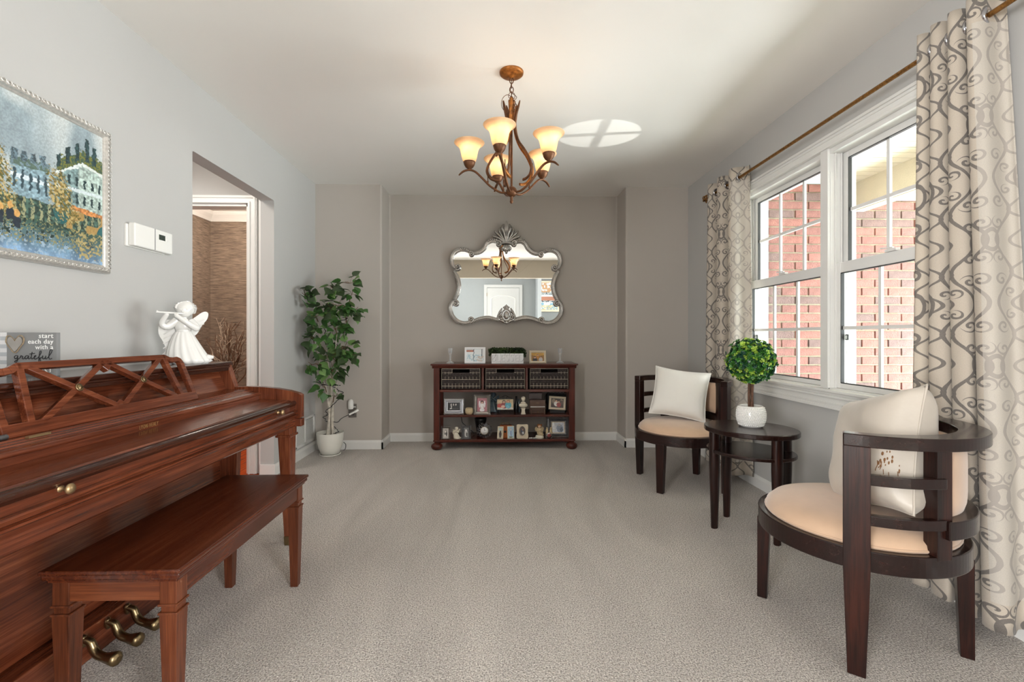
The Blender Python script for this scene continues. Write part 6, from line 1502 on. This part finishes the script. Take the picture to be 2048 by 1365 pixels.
# ================================================================ FAUX BIRCH TREE
BX, BY = -1.448, 4.03
bt_ = thing('birch_tree', (BX, BY, 0), 'tall artificial birch tree in a cream pot in the left corner', 'plant')
MB().lathe([(0, 0), (.078, 0), (.088, .006), (.090, .014), (.080, .014)], (BX, BY, 0), 32, cap=False).build('saucer', M_['pot'], bt_)
MB().lathe([(.066, .0145), (.076, .016), (.096, .07), (.108, .13), (.114, .195), (.115, .200), (.110, .200), (.106, .185), (.09, .16), (0, .16)], (BX, BY, 0), 36).build('pot', M_['pot'], bt_)
MB().lathe([(.105, .165), (.06, .178), (0, .18)], (BX, BY, 0), 16, cap=False).build('moss', M_['soil'], bt_)
rr = random.Random(31)
stems = []
for i, (tx, ty, tz, bx_, by_) in enumerate(((-.06, .02, 1.20, -.01, .0), (.07, -.02, 1.12, .015, .01), (-.12, -.06, 1.0, -.02, -.015), (.16, .02, 1.30, .02, .0), (-.13, .0, 1.42, .0, .02), (.02, .03, 1.5, -.005, .01))):
    p = smooth_path([(BX+bx_, BY+by_, .17), (BX+bx_*.6+.01*math.sin(i), BY+by_, .38), (BX+tx*.25+.015*math.cos(i*2), BY+ty*.3, .62), (BX+tx*.6+.02*math.sin(i*3), BY+ty*.7, .62+(tz-.62)*.5), (BX+tx, BY+ty, tz)], 6)
    k = len(p); m = MB(); m.tube(p, [(.0125 if i < 3 else .008)*(1-.72*j/k) for j in range(k)], n=8); m.build('stem', M_['birch'] if i < 4 else M_['birch'], bt_); stems.append(p)
def leaf_mesh(name, material, s):
    m = MB(); out = [(0, 0), (.32, .12), (.46, .34), (.36, .60), (.14, .86), (0, 1.08)]
    v_ = [(0, 0, 0), (0, .35, -.03), (0, .7, -.03), (0, 1.08, -.10)]
    Lf = [(-x, y, .05*math.sin(y*3)) for x, y in out[1:-1]]; Rt = [(x, y, .05*math.sin(y*3)) for x, y in out[1:-1]]
    allv = [tuple(c*s for c in p) for p in v_+Lf+Rt]
    m.add(allv, [(0, 1, 4), (1, 5, 4), (1, 2, 5), (2, 6, 5), (2, 7, 6), (2, 3, 7), (0, 8, 1), (1, 8, 9), (1, 9, 2), (2, 9, 10), (2, 10, 11), (2, 11, 3)], smooth=True)
    return m.mesh(name, material)
lms = [leaf_mesh('leaf', M_['leaf'], .052), leaf_mesh('leaf', M_['leaf3'], .055), leaf_mesh('leaf', M_['leaf2'], .046), leaf_mesh('leaf', M_['leaf'], .044)]
off = world_loc(bt_); tw = MB()
def leaf_at(p, d):
    o = bpy.data.objects.new('leaf', rr.choice(lms)); COL.objects.link(o); o.parent = bt_; o.location = p-off
    q = d.to_track_quat('Y', 'Z'); e = (q.to_matrix().to_4x4() @ Matrix.Rotation(rr.uniform(-1.2, 1.2), 4, 'Y')).to_euler(); o.rotation_euler = e
    s = rr.uniform(1.3, 1.9); o.scale = (s, s, s)
count = 0
# clusters: (x, z, spread, n) taken around the crown
clusters = [(-1.56, 1.38, .07, 14), (-1.50, 1.20, .11, 26), (-1.40, 1.28, .11, 26), (-1.33, 1.30, .09, 18), (-1.36, 1.10, .12, 26), (-1.50, 1.02, .09, 20), (-1.30, .94, .10, 24), (-1.42, .88, .10, 24), (-1.52, .80, .08, 16), (-1.38, .74, .09, 20), (-1.27, 1.22, .10, 18), (-1.20, 1.27, .06, 10), (-1.24, 1.50, .08, 12), (-1.38, 1.46, .06, 10), (-1.24, .86, .07, 12), (-1.45, .60, .06, 7), (-1.36, .52, .05, 5), (-1.22, 1.40, .05, 6)]
for cxx, czz, sp_, n_ in clusters:
    # twig from the nearest stem point
    c = Vector((cxx-.02, BY+rr.uniform(-.05, .03)-(.16 if cxx < -1.47 else .05), czz)); best = min((p for s in stems for p in s if p.z < czz-.03), key=lambda p: (p-c).length)
    tw.tube(smooth_path([best, (best+c)/2+Vector((0, -.01, .03)), c, c+(c-best).normalized()*sp_*.8], 4), [.004]*4+[.003]*4+[.002]*5, n=5)
    for i in range(n_):
        d = Vector((rr.gauss(0, 1), rr.gauss(0, .8), rr.gauss(0, .7))).normalized(); p = c+Vector((d.x*sp_*rr.uniform(.3, 1.2), d.y*sp_*.8*rr.random(), d.z*sp_*rr.uniform(.3, 1.2)))
        p.x = max(p.x, -1.595); p.y = min(p.y, 4.16)
        if count < 296:
            dd = (d+Vector((0, -.35, -.55))).normalized(); 
            if p.x < -1.54: dd.x = abs(dd.x)+.2
            if p.y > 4.12: dd.y = -abs(dd.y)-.2
            leaf_at(p, dd); count += 1
        if i % 4 == 0: tw.tube([c, (c+p)/2+Vector((0, 0, .008)), p], .0013, n=4)
o = tw.build('twigs', M_['twig'], bt_); o['kind'] = 'stuff'
# string of lights wound round the tree
sl = thing('string_lights', (BX, BY, .16), 'dark string of tiny white lights wound around the birch tree', 'string lights')
pts = []
for i in range(90):
    t = i/89; z = .20+.20*math.sin(t*5.2)**2+.85*t**1.25; r = .035+.045*rr.random()+.05*t; a = t*26
    pts.append((BX+.02+r*math.cos(a)+.05*t*math.sin(a*.35), min(BY-.02+r*.7*math.sin(a), 4.19), z))
sp2 = smooth_path(pts, 3); MB().tube(sp2, .0032, n=5).build('cord', M_['blackwire'], sl)
tail = smooth_path([(BX+.05, BY-.06, .30), (BX+.09, BY-.07, .30), (BX+.11, BY-.04, .325), (BX+.15, BY+.04, .345)], 4); MB().tube(tail, .0032, n=5).build('cord', M_['blackwire'], sl)
MB().tube(smooth_path([(BX+.115, BY, .11), (BX+.135, BY, .09), (BX+.13, BY, .05), (BX+.105, BY+.02, .035)], 4), .003, n=5).build('cord', M_['blackwire'], sl)
m = MB(); m.bar((BX+.150, BY+.04, .345), (BX+.185, BY+.07, .362), .016, .012); m.bar((BX+.188, BY+.072, .362), (BX+.215, BY+.09, .380), .022, .016); m.build('plug_tag', M_['plastic'], sl)
for i in range(0, len(sp2), 6):
    p = sp2[i]; b = MB(); q = p+Vector((rr.uniform(-.012, .012), -.012, rr.uniform(-.012, .012))); b.tube([p, q], [.003, .0028], n=5); b.tube([q, q+(q-p)*.7], [.0026, .001], n=5, mi=1); b.build('mini_bulb', [M_['blackwire'], M_['plastic']], sl)
# outlet with a plug in freshener
ot = thing('wall_outlet', (-1.315, 4.23, .293), 'dark grey outlet plate on the left pier', 'outlet')
MB().box(-1.352, -1.278, 4.222, 4.229, .293, .418).build('plate', M_['plate'], ot, bevel=.002)
for z in (.328, .385): m = MB(); m.lathe([(0, 0), (.016, 0), (.016, .002), (0, .002)], (-1.312, 4.222, z), 16, M=Matrix.Rotation(R(90), 4, 'X')); m.build('socket', M_['black'], ot)
MB().tube([(-1.312, 4.205, .33)]+[(-1.312+.016*math.cos(a), 4.205, .335+.014*math.sin(a)) for a in np.linspace(-1.5, 2.0, 6)], .003, n=6).build('socket_cover', M_['chrome'], ot)
af = thing('plug_in_freshener', (-1.325, 4.19, .375), 'white plug-in air freshener in the upper socket of the outlet', 'air freshener')
MB().lathe([(.020, 0), (.025, .008), (.0245, .06), (.020, .080), (.012, .088), (0, .09)], (-1.322, 4.195, .374), 20, sy=.9).build('body', M_['plastic'], af)
MB().bar((-1.300, 4.20, .393), (-1.278, 4.20, .393), .008, .008).build('dial', M_['plastic'], af)
MB().box(-1.33, -1.314, 4.205, 4.221, .38, .40).build('prongs', M_['plastic'], af)

# ================================================================ DRY BRANCHES ACROSS THE HALL
br_ = thing('branch_arrangement', (-2.52, 4.35, 0), 'tall dry curly willow branches in a floor vase in the powder room', 'branches')
MB().lathe([(.07, 0), (.10, .03), (.13, .18), (.12, .34), (.075, .44), (.085, .50), (.078, .50), (.066, .44), (0, .40)], (-2.52, 4.35, 0), 28).build('vase', M_['bronze'], br_)
rr = random.Random(9)
for i in range(46):
    a = rr.uniform(0, 2*math.pi); sp_ = rr.uniform(.02, .20) if i < 30 else rr.uniform(.16, .42); h = rr.uniform(.95, 1.22) if i < 30 else rr.uniform(.85, 1.12)
    p = Vector((-2.52, 4.35, .42)); pts = [p]; n_ = 9
    for j in range(1, n_+1):
        t = j/n_; pts.append(Vector((-2.52+sp_*math.cos(a)*t**1.3+rr.uniform(-.022, .022), 4.35+.6*sp_*math.sin(a)*t**1.3+rr.uniform(-.02, .02), .42+(h-.42)*t)))
    m = MB(); P = smooth_path(pts, 3); m.tube(P, [.0075*(1-.75*q/len(P)) for q in range(len(P))], n=5)
    for q in range(3):
        b = P[rr.randrange(len(P)//3, len(P)-2)]; d = Vector((rr.uniform(-.10, .10), rr.uniform(-.05, .05), rr.uniform(.02, .09)*(1 if i < 30 else .5))); m.tube(smooth_path([b, b+d*.5+Vector((0, 0, -.008)), b+d], 3), .0026, n=4)
    m.build('branch', M_['twiggrey'] if i % 2 and i < 30 else M_['twig'], br_)
